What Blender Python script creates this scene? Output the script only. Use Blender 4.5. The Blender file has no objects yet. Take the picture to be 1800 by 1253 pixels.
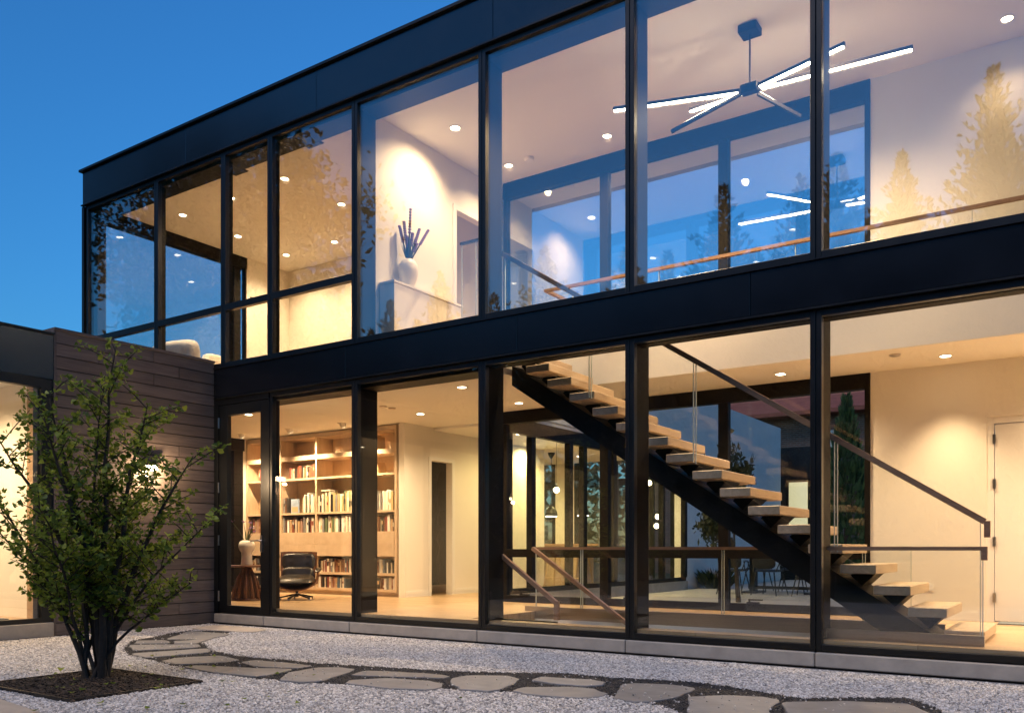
import bpy, bmesh, math, random
from mathutils import Vector, Matrix, noise as mnoise
R = math.radians
PI = math.pi
sc = bpy.context.scene
col = sc.collection
random.seed(7)

# ------------------------------------------------------------------ camera, sky, sun, exposure
cd = bpy.data.cameras.new('camera')
cam = bpy.data.objects.new('camera', cd)
col.objects.link(cam)
cam.location = (0, -7.6, 1.02)
cam.rotation_euler = (R(90), 0, R(34.03))
cd.sensor_width = 36.0
cd.sensor_fit = 'HORIZONTAL'
cd.lens = 1521.4 / 1800 * 36
cd.shift_x = 0.0
cd.shift_y = (964.6 - 626.5) / 1800
cd.clip_start = 0.05
cd.clip_end = 2000
sc.camera = cam

world = bpy.data.worlds.new('World')
sc.world = world
world.use_nodes = True
wn = world.node_tree
bg = wn.nodes['Background']
sky = wn.nodes.new('ShaderNodeTexSky')
sky.sky_type = 'NISHITA'
sky.sun_disc = False
sky.sun_elevation = R(4.5)
sky.sun_rotation = R(168)
sky.ozone_density = 6.0
sky.air_density = 1.25
sky.dust_density = 0.3
wn.links.new(sky.outputs[0], bg.inputs[0])
bg.inputs[1].default_value = 0.100

sd = bpy.data.lights.new('sun', 'SUN')
sun = bpy.data.objects.new('sun', sd)
col.objects.link(sun)
sd.energy = 0.36
sd.angle = R(28)
sd.color = (1.0, 0.86, 0.80)
sun.location = (-6, -30, 25)
sun.rotation_euler = (R(34), 0, R(-16))

sc.view_settings.view_transform = 'Standard'
sc.view_settings.look = 'None'
sc.view_settings.exposure = 2.0
sc.view_settings.gamma = 1.0
sc.view_settings.use_curve_mapping = False
sc.render.engine = 'CYCLES'
cy = sc.cycles
cy.use_denoising = True
cy.denoiser = 'OPENIMAGEDENOISE'
cy.max_bounces = 10
cy.diffuse_bounces = 4
cy.glossy_bounces = 4
cy.transparent_max_bounces = 24
cy.transmission_bounces = 6
cy.sample_clamp_indirect = 4.0
cy.caustics_reflective = False
cy.caustics_refractive = False

# ------------------------------------------------------------------ materials
MATS = {}


def new_mat(name):
    m = bpy.data.materials.new(name)
    m.use_nodes = True
    MATS[name] = m
    nt = m.node_tree
    return m, nt, nt.nodes['Principled BSDF']


def N(nt, kind, **kw):
    n = nt.nodes.new(kind)
    for k, v in kw.items():
        setattr(n, k, v)
    return n


def coords(nt, scale=(1, 1, 1), rot=(0, 0, 0), kind='Object'):
    tc = N(nt, 'ShaderNodeTexCoord')
    mp = N(nt, 'ShaderNodeMapping')
    mp.inputs['Scale'].default_value = scale
    mp.inputs['Rotation'].default_value = rot
    nt.links.new(tc.outputs[kind], mp.inputs[0])
    return mp.outputs[0]


def simple(name, c, rough=0.5, metal=0.0, var=0.0, vscale=6.0, stretch=(1, 1, 1), bump=0.0, bscale=60.0,
           spec=0.5, random_value=0.0, rvar=0.0, coat=0.0):
    m, nt, p = new_mat(name)
    p.inputs['Base Color'].default_value = (*c, 1)
    p.inputs['Roughness'].default_value = rough
    p.inputs['Metallic'].default_value = metal
    p.inputs['Specular IOR Level'].default_value = spec
    if coat:
        p.inputs['Coat Weight'].default_value = coat
        p.inputs['Coat Roughness'].default_value = 0.15
    vec = coords(nt, stretch)
    last = None
    if var or random_value:
        hsv = N(nt, 'ShaderNodeHueSaturation')
        hsv.inputs['Color'].default_value = (*c, 1)
        val = None
        if var:
            t = N(nt, 'ShaderNodeTexNoise')
            t.inputs['Scale'].default_value = vscale
            t.inputs['Detail'].default_value = 6
            t.inputs['Roughness'].default_value = 0.6
            nt.links.new(vec, t.inputs['Vector'])
            mr = N(nt, 'ShaderNodeMapRange')
            mr.inputs[1].default_value = 0.25
            mr.inputs[2].default_value = 0.75
            mr.inputs[3].default_value = 1 - var
            mr.inputs[4].default_value = 1 + var
            nt.links.new(t.outputs[0], mr.inputs[0])
            val = mr.outputs[0]
            if rvar:
                r2 = N(nt, 'ShaderNodeMapRange')
                r2.inputs[1].default_value = 0.25
                r2.inputs[2].default_value = 0.75
                r2.inputs[3].default_value = rough - rvar
                r2.inputs[4].default_value = rough + rvar
                nt.links.new(t.outputs[0], r2.inputs[0])
                nt.links.new(r2.outputs[0], p.inputs['Roughness'])
        if random_value:
            oi = N(nt, 'ShaderNodeObjectInfo')
            m2 = N(nt, 'ShaderNodeMapRange')
            m2.inputs[3].default_value = 1 - random_value
            m2.inputs[4].default_value = 1 + random_value
            nt.links.new(oi.outputs['Random'], m2.inputs[0])
            if val is None:
                val = m2.outputs[0]
            else:
                mu = N(nt, 'ShaderNodeMath', operation='MULTIPLY')
                nt.links.new(val, mu.inputs[0])
                nt.links.new(m2.outputs[0], mu.inputs[1])
                val = mu.outputs[0]
        nt.links.new(val, hsv.inputs['Value'])
        nt.links.new(hsv.outputs[0], p.inputs['Base Color'])
    if bump:
        t2 = N(nt, 'ShaderNodeTexNoise')
        t2.inputs['Scale'].default_value = bscale
        t2.inputs['Detail'].default_value = 5
        nt.links.new(vec, t2.inputs['Vector'])
        b = N(nt, 'ShaderNodeBump')
        b.inputs['Strength'].default_value = bump
        b.inputs['Distance'].default_value = 0.01
        nt.links.new(t2.outputs[0], b.inputs['Height'])
        nt.links.new(b.outputs[0], p.inputs['Normal'])
    return m


def wood(name, c1, c2, rough=0.4, stretch=(1.2, 14, 14), rv=0.06, scale=2.2):
    m, nt, p = new_mat(name)
    vec = coords(nt, stretch)
    oi = N(nt, 'ShaderNodeObjectInfo')
    add = N(nt, 'ShaderNodeVectorMath', operation='ADD')
    sc_ = N(nt, 'ShaderNodeMath', operation='MULTIPLY')
    sc_.inputs[1].default_value = 37.0
    nt.links.new(oi.outputs['Random'], sc_.inputs[0])
    nt.links.new(vec, add.inputs[0])
    nt.links.new(sc_.outputs[0], add.inputs[1])
    t = N(nt, 'ShaderNodeTexNoise')
    t.inputs['Scale'].default_value = scale
    t.inputs['Detail'].default_value = 8
    t.inputs['Roughness'].default_value = 0.62
    t.inputs['Distortion'].default_value = 0.6
    nt.links.new(add.outputs[0], t.inputs['Vector'])
    cr = N(nt, 'ShaderNodeValToRGB')
    cr.color_ramp.elements[0].position = 0.3
    cr.color_ramp.elements[0].color = (*c1, 1)
    cr.color_ramp.elements[1].position = 0.7
    cr.color_ramp.elements[1].color = (*c2, 1)
    nt.links.new(t.outputs[0], cr.inputs[0])
    hsv = N(nt, 'ShaderNodeHueSaturation')
    mr = N(nt, 'ShaderNodeMapRange')
    mr.inputs[3].default_value = 1 - rv
    mr.inputs[4].default_value = 1 + rv
    nt.links.new(oi.outputs['Random'], mr.inputs[0])
    nt.links.new(mr.outputs[0], hsv.inputs['Value'])
    nt.links.new(cr.outputs[0], hsv.inputs['Color'])
    nt.links.new(hsv.outputs[0], p.inputs['Base Color'])
    p.inputs['Roughness'].default_value = rough
    b = N(nt, 'ShaderNodeBump')
    b.inputs['Strength'].default_value = 0.15
    b.inputs['Distance'].default_value = 0.004
    nt.links.new(t.outputs[0], b.inputs['Height'])
    nt.links.new(b.outputs[0], p.inputs['Normal'])
    return m


def glass(name, r0=0.12, tint=(0.97, 0.985, 0.98), rough=0.0, wav=0.0):
    """window glass: fresnel mirror over clear transmission, same from both sides"""
    m, nt, p = new_mat(name)
    nt.nodes.remove(p)
    out = [n for n in nt.nodes if n.type == 'OUTPUT_MATERIAL'][0]
    lw = N(nt, 'ShaderNodeLayerWeight')
    lw.inputs[0].default_value = 0.5
    pw = N(nt, 'ShaderNodeMath', operation='POWER')
    pw.inputs[1].default_value = 5.0
    nt.links.new(lw.outputs['Facing'], pw.inputs[0])
    mr = N(nt, 'ShaderNodeMapRange')
    mr.inputs[3].default_value = r0
    mr.inputs[4].default_value = 0.95
    nt.links.new(pw.outputs[0], mr.inputs[0])
    tr = N(nt, 'ShaderNodeBsdfTransparent')
    tr.inputs[0].default_value = (*tint, 1)
    gl = N(nt, 'ShaderNodeBsdfGlossy')
    gl.inputs['Roughness'].default_value = rough
    gl.inputs[0].default_value = (1, 1, 1, 1)
    if wav:
        t = N(nt, 'ShaderNodeTexNoise')
        t.inputs['Scale'].default_value = 1.3
        t.inputs['Detail'].default_value = 1
        nt.links.new(coords(nt), t.inputs['Vector'])
        b = N(nt, 'ShaderNodeBump')
        b.inputs['Strength'].default_value = wav
        b.inputs['Distance'].default_value = 0.01
        nt.links.new(t.outputs[0], b.inputs['Height'])
        nt.links.new(b.outputs[0], gl.inputs['Normal'])
    mx = N(nt, 'ShaderNodeMixShader')
    nt.links.new(mr.outputs[0], mx.inputs[0])
    nt.links.new(tr.outputs[0], mx.inputs[1])
    nt.links.new(gl.outputs[0], mx.inputs[2])
    nt.links.new(mx.outputs[0], out.inputs[0])
    return m


def emit(name, c, s):
    m, nt, p = new_mat(name)
    p.inputs['Base Color'].default_value = (0.8, 0.8, 0.8, 1)
    p.inputs['Emission Color'].default_value = (*c, 1)
    p.inputs['Emission Strength'].default_value = s
    return m


def leafmat(name, c, var=0.35, trans=0.25, hue=0.02):
    m, nt, p = new_mat(name)
    oi = N(nt, 'ShaderNodeNewGeometry')
    hsv = N(nt, 'ShaderNodeHueSaturation')
    hsv.inputs['Color'].default_value = (*c, 1)
    mr = N(nt, 'ShaderNodeMapRange')
    mr.inputs[3].default_value = 1 - var
    mr.inputs[4].default_value = 1 + var
    nt.links.new(oi.outputs['Random Per Island'], mr.inputs[0])
    nt.links.new(mr.outputs[0], hsv.inputs['Value'])
    mh = N(nt, 'ShaderNodeMapRange')
    mh.inputs[3].default_value = 0.5 + hue
    mh.inputs[4].default_value = 0.5 - hue
    nt.links.new(oi.outputs['Random Per Island'], mh.inputs[0])
    nt.links.new(mh.outputs[0], hsv.inputs['Hue'])
    nt.links.new(hsv.outputs[0], p.inputs['Base Color'])
    p.inputs['Roughness'].default_value = 0.5
    if trans:
        out = [n for n in nt.nodes if n.type == 'OUTPUT_MATERIAL'][0]
        tl = N(nt, 'ShaderNodeBsdfTranslucent')
        nt.links.new(hsv.outputs[0], tl.inputs[0])
        mx = N(nt, 'ShaderNodeMixShader')
        mx.inputs[0].default_value = trans
        nt.links.new(p.outputs[0], mx.inputs[1])
        nt.links.new(tl.outputs[0], mx.inputs[2])
        nt.links.new(mx.outputs[0], out.inputs[0])
    return m


M_steel = simple('black_metal', (0.005, 0.006, 0.007), 0.36, 0.0, var=0.25, vscale=3, spec=0.5, rvar=0.07)
M_panel = simple('black_panel', (0.007, 0.009, 0.013), 0.20, 0.0, var=0.2, vscale=1.6, spec=1.0, rvar=0.04, bump=0.03, bscale=1.2)
M_blacksteel = simple('matt_black_steel', (0.006, 0.006, 0.006), 0.5, var=0.2, vscale=4, spec=0.2)
M_bronze = simple('dark_bronze', (0.007, 0.0055, 0.0045), 0.55, 0.0, var=0.2, vscale=4, spec=0.15)
M_glass = glass('window_glass', 0.155, wav=0.05)
M_lowglass = glass('lower_window_glass', 0.048, wav=0.05)
M_inglass = glass('rail_glass', 0.035, (0.985, 0.995, 0.99))
M_backglass = glass('rear_window_glass', 0.06, wav=0.03)
M_upback = glass('upper_rear_window_glass', 0.15, wav=0.03)
M_gedge = simple('glass_edge', (0.55, 0.62, 0.58), 0.2, spec=0.8)
M_wall = simple('warm_white_plaster', (0.78, 0.74, 0.66), 0.75, var=0.02, vscale=1.2)
M_ceil = simple('white_ceiling_paint', (0.78, 0.75, 0.69), 0.8, var=0.02, vscale=1.5)
M_stone = simple('plinth_limestone', (0.40, 0.37, 0.33), 0.75, var=0.16, vscale=7, bump=0.12, bscale=40, random_value=0.05)
M_flag = simple('flagstone_slate', (0.215, 0.222, 0.235), 0.6, var=0.22, vscale=5, bump=0.3, bscale=14, random_value=0.13)
M_slab = simple('pale_step_stone', (0.46, 0.42, 0.38), 0.75, var=0.18, vscale=6, bump=0.3, bscale=25)
M_gravelbed = simple('gravel_ground', (0.30, 0.29, 0.285), 0.9, var=0.45, vscale=70, bump=0.6, bscale=110)
M_gravel = simple('gravel_stone', (0.54, 0.53, 0.52), 0.8, var=0.1, vscale=40, random_value=0.5)
M_beam = simple('black_beam_panel', (0.005, 0.006, 0.009), 0.24, var=0.2, vscale=1.6, spec=0.5, rvar=0.05, bump=0.03, bscale=1.2)
M_dark = simple('black_grit', (0.022, 0.023, 0.026), 0.85, var=0.5, vscale=60, bump=0.8, bscale=80)
M_darkst = simple('dark_chipping', (0.032, 0.033, 0.037), 0.7, random_value=0.6)
M_mulch = simple('bark_mulch', (0.018, 0.013, 0.010), 0.9, var=0.6, vscale=45, bump=1.0, bscale=60)
M_mulchst = simple('bark_chip', (0.034, 0.024, 0.018), 0.85, random_value=0.95)
M_plank = wood('wood_cladding', (0.105, 0.080, 0.071), (0.180, 0.142, 0.126), 0.6, (14, 1.0, 14), 0.2, 2.5)
M_oak = wood('pale_oak', (0.34, 0.215, 0.12), (0.47, 0.32, 0.19), 0.42, (1.2, 9, 9), 0.05)
M_treadw = wood('oak_tread', (0.40, 0.30, 0.205), (0.56, 0.435, 0.315), 0.42, (12, 1.2, 12), 0.06)
M_cab = wood('oak_bookcase', (0.48, 0.35, 0.225), (0.60, 0.455, 0.31), 0.45, (2.0, 9, 1.6), 0.03)
M_walnut = wood('walnut', (0.085, 0.036, 0.018), (0.19, 0.085, 0.042), 0.32, (8, 8, 1.2), 0.05)
M_rail = wood('brown_handrail', (0.26, 0.15, 0.09), (0.38, 0.235, 0.15), 0.4, (1.2, 12, 12), 0.03)
M_leather = simple('black_leather', (0.018, 0.016, 0.014), 0.33, var=0.2, vscale=14, bump=0.08, bscale=120, spec=0.6)
M_ceramic = simple('cream_ceramic', (0.78, 0.73, 0.64), 0.38, var=0.05, vscale=8)
M_white = simple('white_paint', (0.80, 0.78, 0.73), 0.45)
M_fabric = simple('white_upholstery', (0.78, 0.74, 0.66), 0.85, var=0.06, vscale=20, bump=0.1, bscale=160)
M_chrome = simple('brushed_steel', (0.55, 0.54, 0.53), 0.28, 1.0, var=0.08, vscale=30)
M_channel = simple('brushed_channel', (0.46, 0.41, 0.37), 0.33, 1.0, var=0.12, vscale=3, stretch=(0.6, 1, 18))
M_lamp = emit('lit_lens', (1.0, 0.80, 0.55), 6.0)
M_bar = emit('lit_light_bar', (1.0, 0.82, 0.58), 11.0)
M_bulb = emit('lit_bulb', (1.0, 0.78, 0.45), 8.0)
M_yellow = emit('lit_far_window', (1.0, 0.80, 0.30), 0.2)
M_stucco = simple('white_stucco', (0.80, 0.80, 0.79), 0.8, var=0.06, vscale=3, bump=0.15, bscale=50)
M_patio = simple('patio_stone', (0.42, 0.40, 0.37), 0.7, var=0.12, vscale=3)
M_asph = simple('lawn_soil', (0.045, 0.05, 0.03), 0.95, var=0.4, vscale=9, bump=0.5, bscale=30)
M_bark = simple('tree_bark', (0.045, 0.034, 0.027), 0.9, var=0.35, vscale=18, bump=0.6, bscale=40)
M_gbark = simple('grey_stem_bark', (0.032, 0.026, 0.021), 0.85, var=0.3, vscale=25, bump=0.4, bscale=60)
M_ginkgo = leafmat('ginkgo_leaf', (0.175, 0.255, 0.036), 0.6, 0.5, 0.03)
M_cyp = leafmat('cypress_leaf', (0.065, 0.135, 0.045), 0.5, 0.3)
M_needle = leafmat('conifer_needles', (0.030, 0.042, 0.018), 0.5, 0.1)
M_leaf = leafmat('tree_leaf', (0.040, 0.055, 0.016), 0.5, 0.2)
M_shrub = leafmat('shrub_leaf', (0.032, 0.045, 0.018), 0.5, 0.2)
M_tilebk = simple('dark_wallpaper', (0.006, 0.005, 0.005), 0.6, var=0.3, vscale=9, spec=0.15)
M_hexl = simple('silver_hex_line', (0.06, 0.055, 0.05), 0.4)
M_mat = simple('grey_floor_mat', (0.14, 0.17, 0.19), 0.85, var=0.2, vscale=30)
M_blackp = simple('black_plastic', (0.012, 0.012, 0.012), 0.45)
M_purple = simple('purple_blossom', (0.16, 0.075, 0.26), 0.7, var=0.3, vscale=40)
M_green = simple('green_stem', (0.05, 0.085, 0.03), 0.6, var=0.25, vscale=20)
M_dstem = simple('dark_flower_stem', (0.05, 0.06, 0.06), 0.7)
M_ltwood = wood('stool_ash', (0.42, 0.28, 0.13), (0.55, 0.38, 0.20), 0.45, (9, 9, 1.2), 0.05)

# floor boards: brick texture laid along x
m, nt, p = new_mat('oak_floor_boards')
bt = N(nt, 'ShaderNodeTexBrick')
bt.offset = 0.37
bt.inputs['Color1'].default_value = (0.44, 0.30, 0.165, 1)
bt.inputs['Color2'].default_value = (0.54, 0.385, 0.225, 1)
bt.inputs['Mortar'].default_value = (0.20, 0.12, 0.06, 1)
bt.inputs['Scale'].default_value = 1.0
bt.inputs['Mortar Size'].default_value = 0.0025
bt.inputs['Brick Width'].default_value = 1.9
bt.inputs['Row Height'].default_value = 0.13
nt.links.new(coords(nt), bt.inputs['Vector'])
tn = N(nt, 'ShaderNodeTexNoise')
tn.inputs['Scale'].default_value = 3
tn.inputs['Detail'].default_value = 7
nt.links.new(coords(nt, (0.8, 14, 1)), tn.inputs['Vector'])
mxr = N(nt, 'ShaderNodeMixRGB', blend_type='MULTIPLY')
mxr.inputs[0].default_value = 0.5
rmp = N(nt, 'ShaderNodeValToRGB')
rmp.color_ramp.elements[0].position = 0.3
rmp.color_ramp.elements[0].color = (0.6, 0.55, 0.5, 1)
rmp.color_ramp.elements[1].position = 0.65
nt.links.new(tn.outputs[0], rmp.inputs[0])
nt.links.new(bt.outputs[0], mxr.inputs[1])
nt.links.new(rmp.outputs[0], mxr.inputs[2])
nt.links.new(mxr.outputs[0], p.inputs['Base Color'])
p.inputs['Roughness'].default_value = 0.33
M_floor = m

# brick wall and clay roof of the far house
m, nt, p = new_mat('brown_brickwork')
bt = N(nt, 'ShaderNodeTexBrick')
bt.inputs['Color1'].default_value = (0.22, 0.11, 0.075, 1)
bt.inputs['Color2'].default_value = (0.13, 0.07, 0.05, 1)
bt.inputs['Mortar'].default_value = (0.22, 0.2, 0.18, 1)
bt.inputs['Scale'].default_value = 1.0
bt.inputs['Mortar Size'].default_value = 0.012
bt.inputs['Brick Width'].default_value = 0.23
bt.inputs['Row Height'].default_value = 0.078
nt.links.new(coords(nt, rot=(R(-90), 0, 0)), bt.inputs['Vector'])
nt.links.new(bt.outputs[0], p.inputs['Base Color'])
p.inputs['Roughness'].default_value = 0.9
M_brick = m
M_roof = simple('red_clay_roof', (0.26, 0.075, 0.05), 0.75, var=0.4, vscale=3, stretch=(1, 6, 6), bump=0.5, bscale=10)


# ------------------------------------------------------------------ object helpers
def tag(o, label=None, cat=None, group=None, kind=None):
    if label:
        o['label'] = label
    if cat:
        o['category'] = cat
    if group:
        o['group'] = group
    if kind:
        o['kind'] = kind
    return o


def empty(name, loc, label, cat, group=None, rz=0.0):
    o = bpy.data.objects.new(name, None)
    col.objects.link(o)
    o.empty_display_size = 0.2
    o.location = loc
    o.rotation_euler = (0, 0, rz)
    return tag(o, label, cat, group)


def root_of(o):
    while o.parent:
        o = o.parent
    return o


class MB:
    """mesh builder in world coordinates"""

    def __init__(s):
        s.v = []
        s.f = []
        s.mi = []
        s.cur = 0

    def add(s, vs, fs):
        n = len(s.v)
        s.v += [tuple(v) for v in vs]
        s.f += [tuple(i + n for i in f) for f in fs]
        s.mi += [s.cur] * len(fs)
        return s

    def box(s, x0, x1, y0, y1, z0, z1):
        vs = [(x0, y0, z0), (x1, y0, z0), (x1, y1, z0), (x0, y1, z0), (x0, y0, z1), (x1, y0, z1), (x1, y1, z1), (x0, y1, z1)]
        return s.add(vs, [(0, 3, 2, 1), (4, 5, 6, 7), (0, 1, 5, 4), (1, 2, 6, 5), (2, 3, 7, 6), (3, 0, 4, 7)])

    def bar(s, p, q, w, h, up=(0, 0, 1)):
        p = Vector(p)
        q = Vector(q)
        d = (q - p).normalized()
        side = d.cross(Vector(up))
        if side.length < 1e-5:
            side = d.cross(Vector((0, 1, 0)))
        side.normalize()
        u = side.cross(d)
        vs = []
        for c in (p, q):
            for a, b in ((-1, -1), (1, -1), (1, 1), (-1, 1)):
                vs.append(c + side * (a * w / 2) + u * (b * h / 2))
        return s.add(vs, [(0, 1, 2, 3), (4, 7, 6, 5), (0, 4, 5, 1), (1, 5, 6, 2), (2, 6, 7, 3), (3, 7, 4, 0)])

    def tube(s, pts, rad, seg=6, cap=True):
        pts = [Vector(p) for p in pts]
        n = len(pts)
        if not hasattr(rad, '__len__'):
            rad = [rad] * n
        vs = []
        ref = Vector((0.31, 0.77, 0.2)).normalized()
        for i, p in enumerate(pts):
            d = (pts[min(i + 1, n - 1)] - pts[max(i - 1, 0)])
            if d.length < 1e-9:
                d = Vector((0, 0, 1))
            d.normalize()
            a = d.cross(ref)
            if a.length < 1e-4:
                a = d.cross(Vector((1, 0, 0)))
            a.normalize()
            b = d.cross(a)
            for k in range(seg):
                t = 2 * PI * k / seg
                vs.append(p + (a * math.cos(t) + b * math.sin(t)) * rad[i])
        fs = []
        for i in range(n - 1):
            for k in range(seg):
                k2 = (k + 1) % seg
                fs.append((i * seg + k, i * seg + k2, (i + 1) * seg + k2, (i + 1) * seg + k))
        if cap:
            fs.append(tuple(range(seg - 1, -1, -1)))
            fs.append(tuple((n - 1) * seg + k for k in range(seg)))
        return s.add(vs, fs)

    def lathe(s, c, prof, seg=20):
        """prof: list of (radius, z); c: centre"""
        cx, cy, cz = c
        vs = []
        for r, z in prof:
            for k in range(seg):
                t = 2 * PI * k / seg
                vs.append((cx + r * math.cos(t), cy + r * math.sin(t), cz + z))
        fs = []
        for i in range(len(prof) - 1):
            for k in range(seg):
                k2 = (k + 1) % seg
                fs.append((i * seg + k, i * seg + k2, (i + 1) * seg + k2, (i + 1) * seg + k))
        fs.append(tuple(range(seg - 1, -1, -1)))
        m_ = len(prof) - 1
        fs.append(tuple(m_ * seg + k for k in range(seg)))
        return s.add(vs, fs)

    def prism(s, poly, z0, z1):
        n = len(poly)
        vs = [(x, y, z0) for x, y in poly] + [(x, y, z1) for x, y in poly]
        area = sum(poly[i][0] * poly[(i + 1) % n][1] - poly[(i + 1) % n][0] * poly[i][1] for i in range(n))
        fs = []
        if area > 0:
            fs = [tuple(range(n - 1, -1, -1)), tuple(range(n, 2 * n))]
            fs += [(i, (i + 1) % n, n + (i + 1) % n, n + i) for i in range(n)]
        else:
            fs = [tuple(range(n)), tuple(range(2 * n - 1, n - 1, -1))]
            fs += [((i + 1) % n, i, n + i, n + (i + 1) % n) for i in range(n)]
        return s.add(vs, fs)

    def build(s, name, mat, parent=None, bevel=0.0, seg=1, smooth=False, local=False):
        off = Vector((0, 0, 0))
        if parent is not None and not local:
            r = root_of(parent)
            if r.type == 'EMPTY':
                off = r.location
        me = bpy.data.meshes.new(name)
        me.from_pydata([(v[0] - off.x, v[1] - off.y, v[2] - off.z) for v in s.v], [], s.f)
        mats = mat if isinstance(mat, (list, tuple)) else [mat]
        for mm in mats:
            me.materials.append(mm)
        if len(mats) > 1:
            me.polygons.foreach_set('material_index', s.mi)
        if bevel:
            bm = bmesh.new()
            bm.from_mesh(me)
            bmesh.ops.bevel(bm, geom=bm.edges[:], offset=bevel, segments=seg, profile=0.5, affect='EDGES', clamp_overlap=True)
            bm.to_mesh(me)
            bm.free()
        if smooth:
            me.polygons.foreach_set('use_smooth', [True] * len(me.polygons))
        me.update()
        o = bpy.data.objects.new(name, me)
        col.objects.link(o)
        if parent is not None:
            o.parent = parent
        return o


def kids(o):
    return list(o.children)


def copy_tree(o, parent=None):
    c = o.copy()
    col.objects.link(c)
    c.parent = parent
    for ch in list(o.children):
        copy_tree(ch, c)
    return c


def structure(name, mb, mat, **kw):
    o = mb.build(name, mat, **kw)
    o['kind'] = 'structure'
    return o


ZF = 0.24      # lower floor
C1 = 3.05      # lower ceiling
ZU = 3.44      # upper floor
C2 = 6.43      # upper ceiling
YB = 2.98      # rear wall
XR = 3.3       # right end of the house, out of frame
MX = [-13.31, -11.42, -9.89, -8.94, -7.42, -5.52, -3.75, -1.99, -0.20, 1.58, XR]   # mullion centres

# ------------------------------------------------------------------ ground
g = MB()
g.add([(-400, -400, -0.012), (400, -400, -0.012), (400, 600, -0.012), (-400, 600, -0.012)], [(0, 1, 2, 3)])
structure('ground', g, M_asph)
STONES = [
    [(-9.482, -0.819), (-9.678, -0.281), (-8.612, -0.315), (-8.47, -0.705)],
    [(-9.249, -0.993), (-8.515, -0.964), (-8.362, -1.154), (-8.275, -1.543), (-8.602, -1.763), (-8.89, -1.402)],
    [(-8.722, -2.04), (-8.517, -1.837), (-8.272, -1.926), (-8.182, -2.018), (-8.46, -2.236)],
    [(-8.358, -1.826), (-8.286, -1.681), (-8.361, -1.294), (-8.135, -1.58), (-7.937, -1.852), (-8.131, -1.983)],
    [(-8.391, -2.337), (-8.128, -2.1), (-7.851, -1.884), (-7.684, -1.975), (-7.596, -2.084), (-7.884, -2.601)],
    [(-7.701, -2.757), (-7.597, -2.459), (-7.452, -2.07), (-7.27, -2.161), (-7.157, -2.289), (-7.284, -2.855)],
    [(-6.97, -2.909), (-7.054, -2.722), (-6.867, -2.364), (-6.444, -2.467), (-6.425, -2.648), (-6.643, -2.981)],
    [(-6.453, -3.052), (-6.439, -2.924), (-5.88, -2.761), (-5.588, -2.62), (-5.52, -2.721), (-5.468, -3.0), (-5.49, -3.082), (-5.945, -3.116)],
    [(-6.313, -2.572), (-6.316, -2.402), (-5.932, -2.357), (-5.582, -2.385), (-5.597, -2.57), (-5.97, -2.686)],
    [(-5.202, -3.097), (-5.451, -2.782), (-5.48, -2.452), (-5.314, -2.321), (-5.138, -2.334), (-5.052, -2.495), (-4.887, -2.931), (-4.973, -3.081)],
    [(-4.941, -2.593), (-5.023, -2.349), (-4.802, -2.254), (-4.364, -2.17), (-4.224, -2.211), (-4.218, -2.321), (-4.608, -2.47)],
    [(-4.669, -2.921), (-4.755, -2.795), (-4.586, -2.553), (-4.215, -2.478), (-4.056, -2.523), (-3.944, -2.679), (-3.969, -2.806), (-4.247, -2.925)],
    [(-4.152, -2.293), (-4.145, -2.09), (-3.863, -1.933), (-3.691, -2.029), (-3.609, -2.205), (-3.534, -2.513), (-3.563, -2.627), (-3.774, -2.675), (-3.971, -2.524)],
    [(-3.583, -2.035), (-3.618, -1.834), (-3.389, -1.793), (-3.217, -1.741), (-3.063, -1.806), (-3.012, -1.921), (-3.107, -2.057), (-3.347, -2.088)],
    [(-3.435, -2.513), (-3.456, -2.335), (-3.193, -2.129), (-2.995, -2.108), (-2.814, -2.239), (-2.801, -2.357), (-2.866, -2.487), (-3.067, -2.549), (-3.282, -2.568)],
    [(-2.703, -2.377), (-2.928, -1.82), (-2.87, -1.707), (-2.625, -1.615), (-2.393, -1.674), (-2.355, -2.105), (-2.439, -2.365), (-2.55, -2.439)],
    [(-2.298, -2.067), (-2.11, -1.853), (-1.872, -1.779), (-1.756, -1.821), (-1.726, -1.918), (-1.703, -2.177), (-1.644, -2.342), (-1.814, -2.574), (-2.046, -2.634), (-2.138, -2.471), (-2.199, -2.271)],
    [(-1.698, -1.956), (-1.685, -1.89), (-1.362, -1.637), (-1.014, -1.516), (-0.752, -1.932), (-0.814, -2.242), (-1.407, -2.642), (-1.592, -2.206)]]
BEDPOLY = [(-9.353, -0.918), (-8.828, -0.683), (-8.54, -1.053), (-8.406, -1.38), (-8.088, -1.679), (-7.313, -2.114), (-6.789, -2.251), (-6.507, -2.245), (-6.051, -2.222), (-5.745, -2.203), (-5.33, -2.122), (-4.989, -2.046), (-4.507, -1.959), (-4.108, -1.796), (-3.562, -1.497), (-3.265, -1.53), (-2.915, -1.437), (-2.53, -1.361), (-2.318, -1.394), (-2.104, -1.459), (-1.891, -1.552), (-1.66, -1.63), (-1.408, -1.436), (-1.059, -1.2), (-0.909, -1.42), (-0.749, -1.743), (-0.643, -1.947), (-2.035, -2.887), (-2.115, -2.587), (-2.211, -2.481), (-2.5, -2.314), (-2.793, -2.298), (-3.056, -2.364), (-3.072, -2.336), (-3.582, -2.538), (-3.96, -2.644), (-4.383, -2.831), (-4.749, -2.934), (-5.129, -3.041), (-5.469, -3.099), (-5.701, -3.109), (-6.149, -3.086), (-6.717, -2.98), (-7.317, -2.859), (-7.626, -2.817), (-8.045, -2.608), (-8.486, -2.306), (-8.836, -1.997), (-8.969, -1.693), (-9.223, -1.257)]
MULCH = [(-6.88, -3.47), (-5.64, -3.47), (-5.64, -4.48), (-6.88, -4.48)]
PAVER = [(-6.7, -4.62), (-4.9, -4.86), (-4.9, -6.2), (-6.7, -6.2)]


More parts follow.
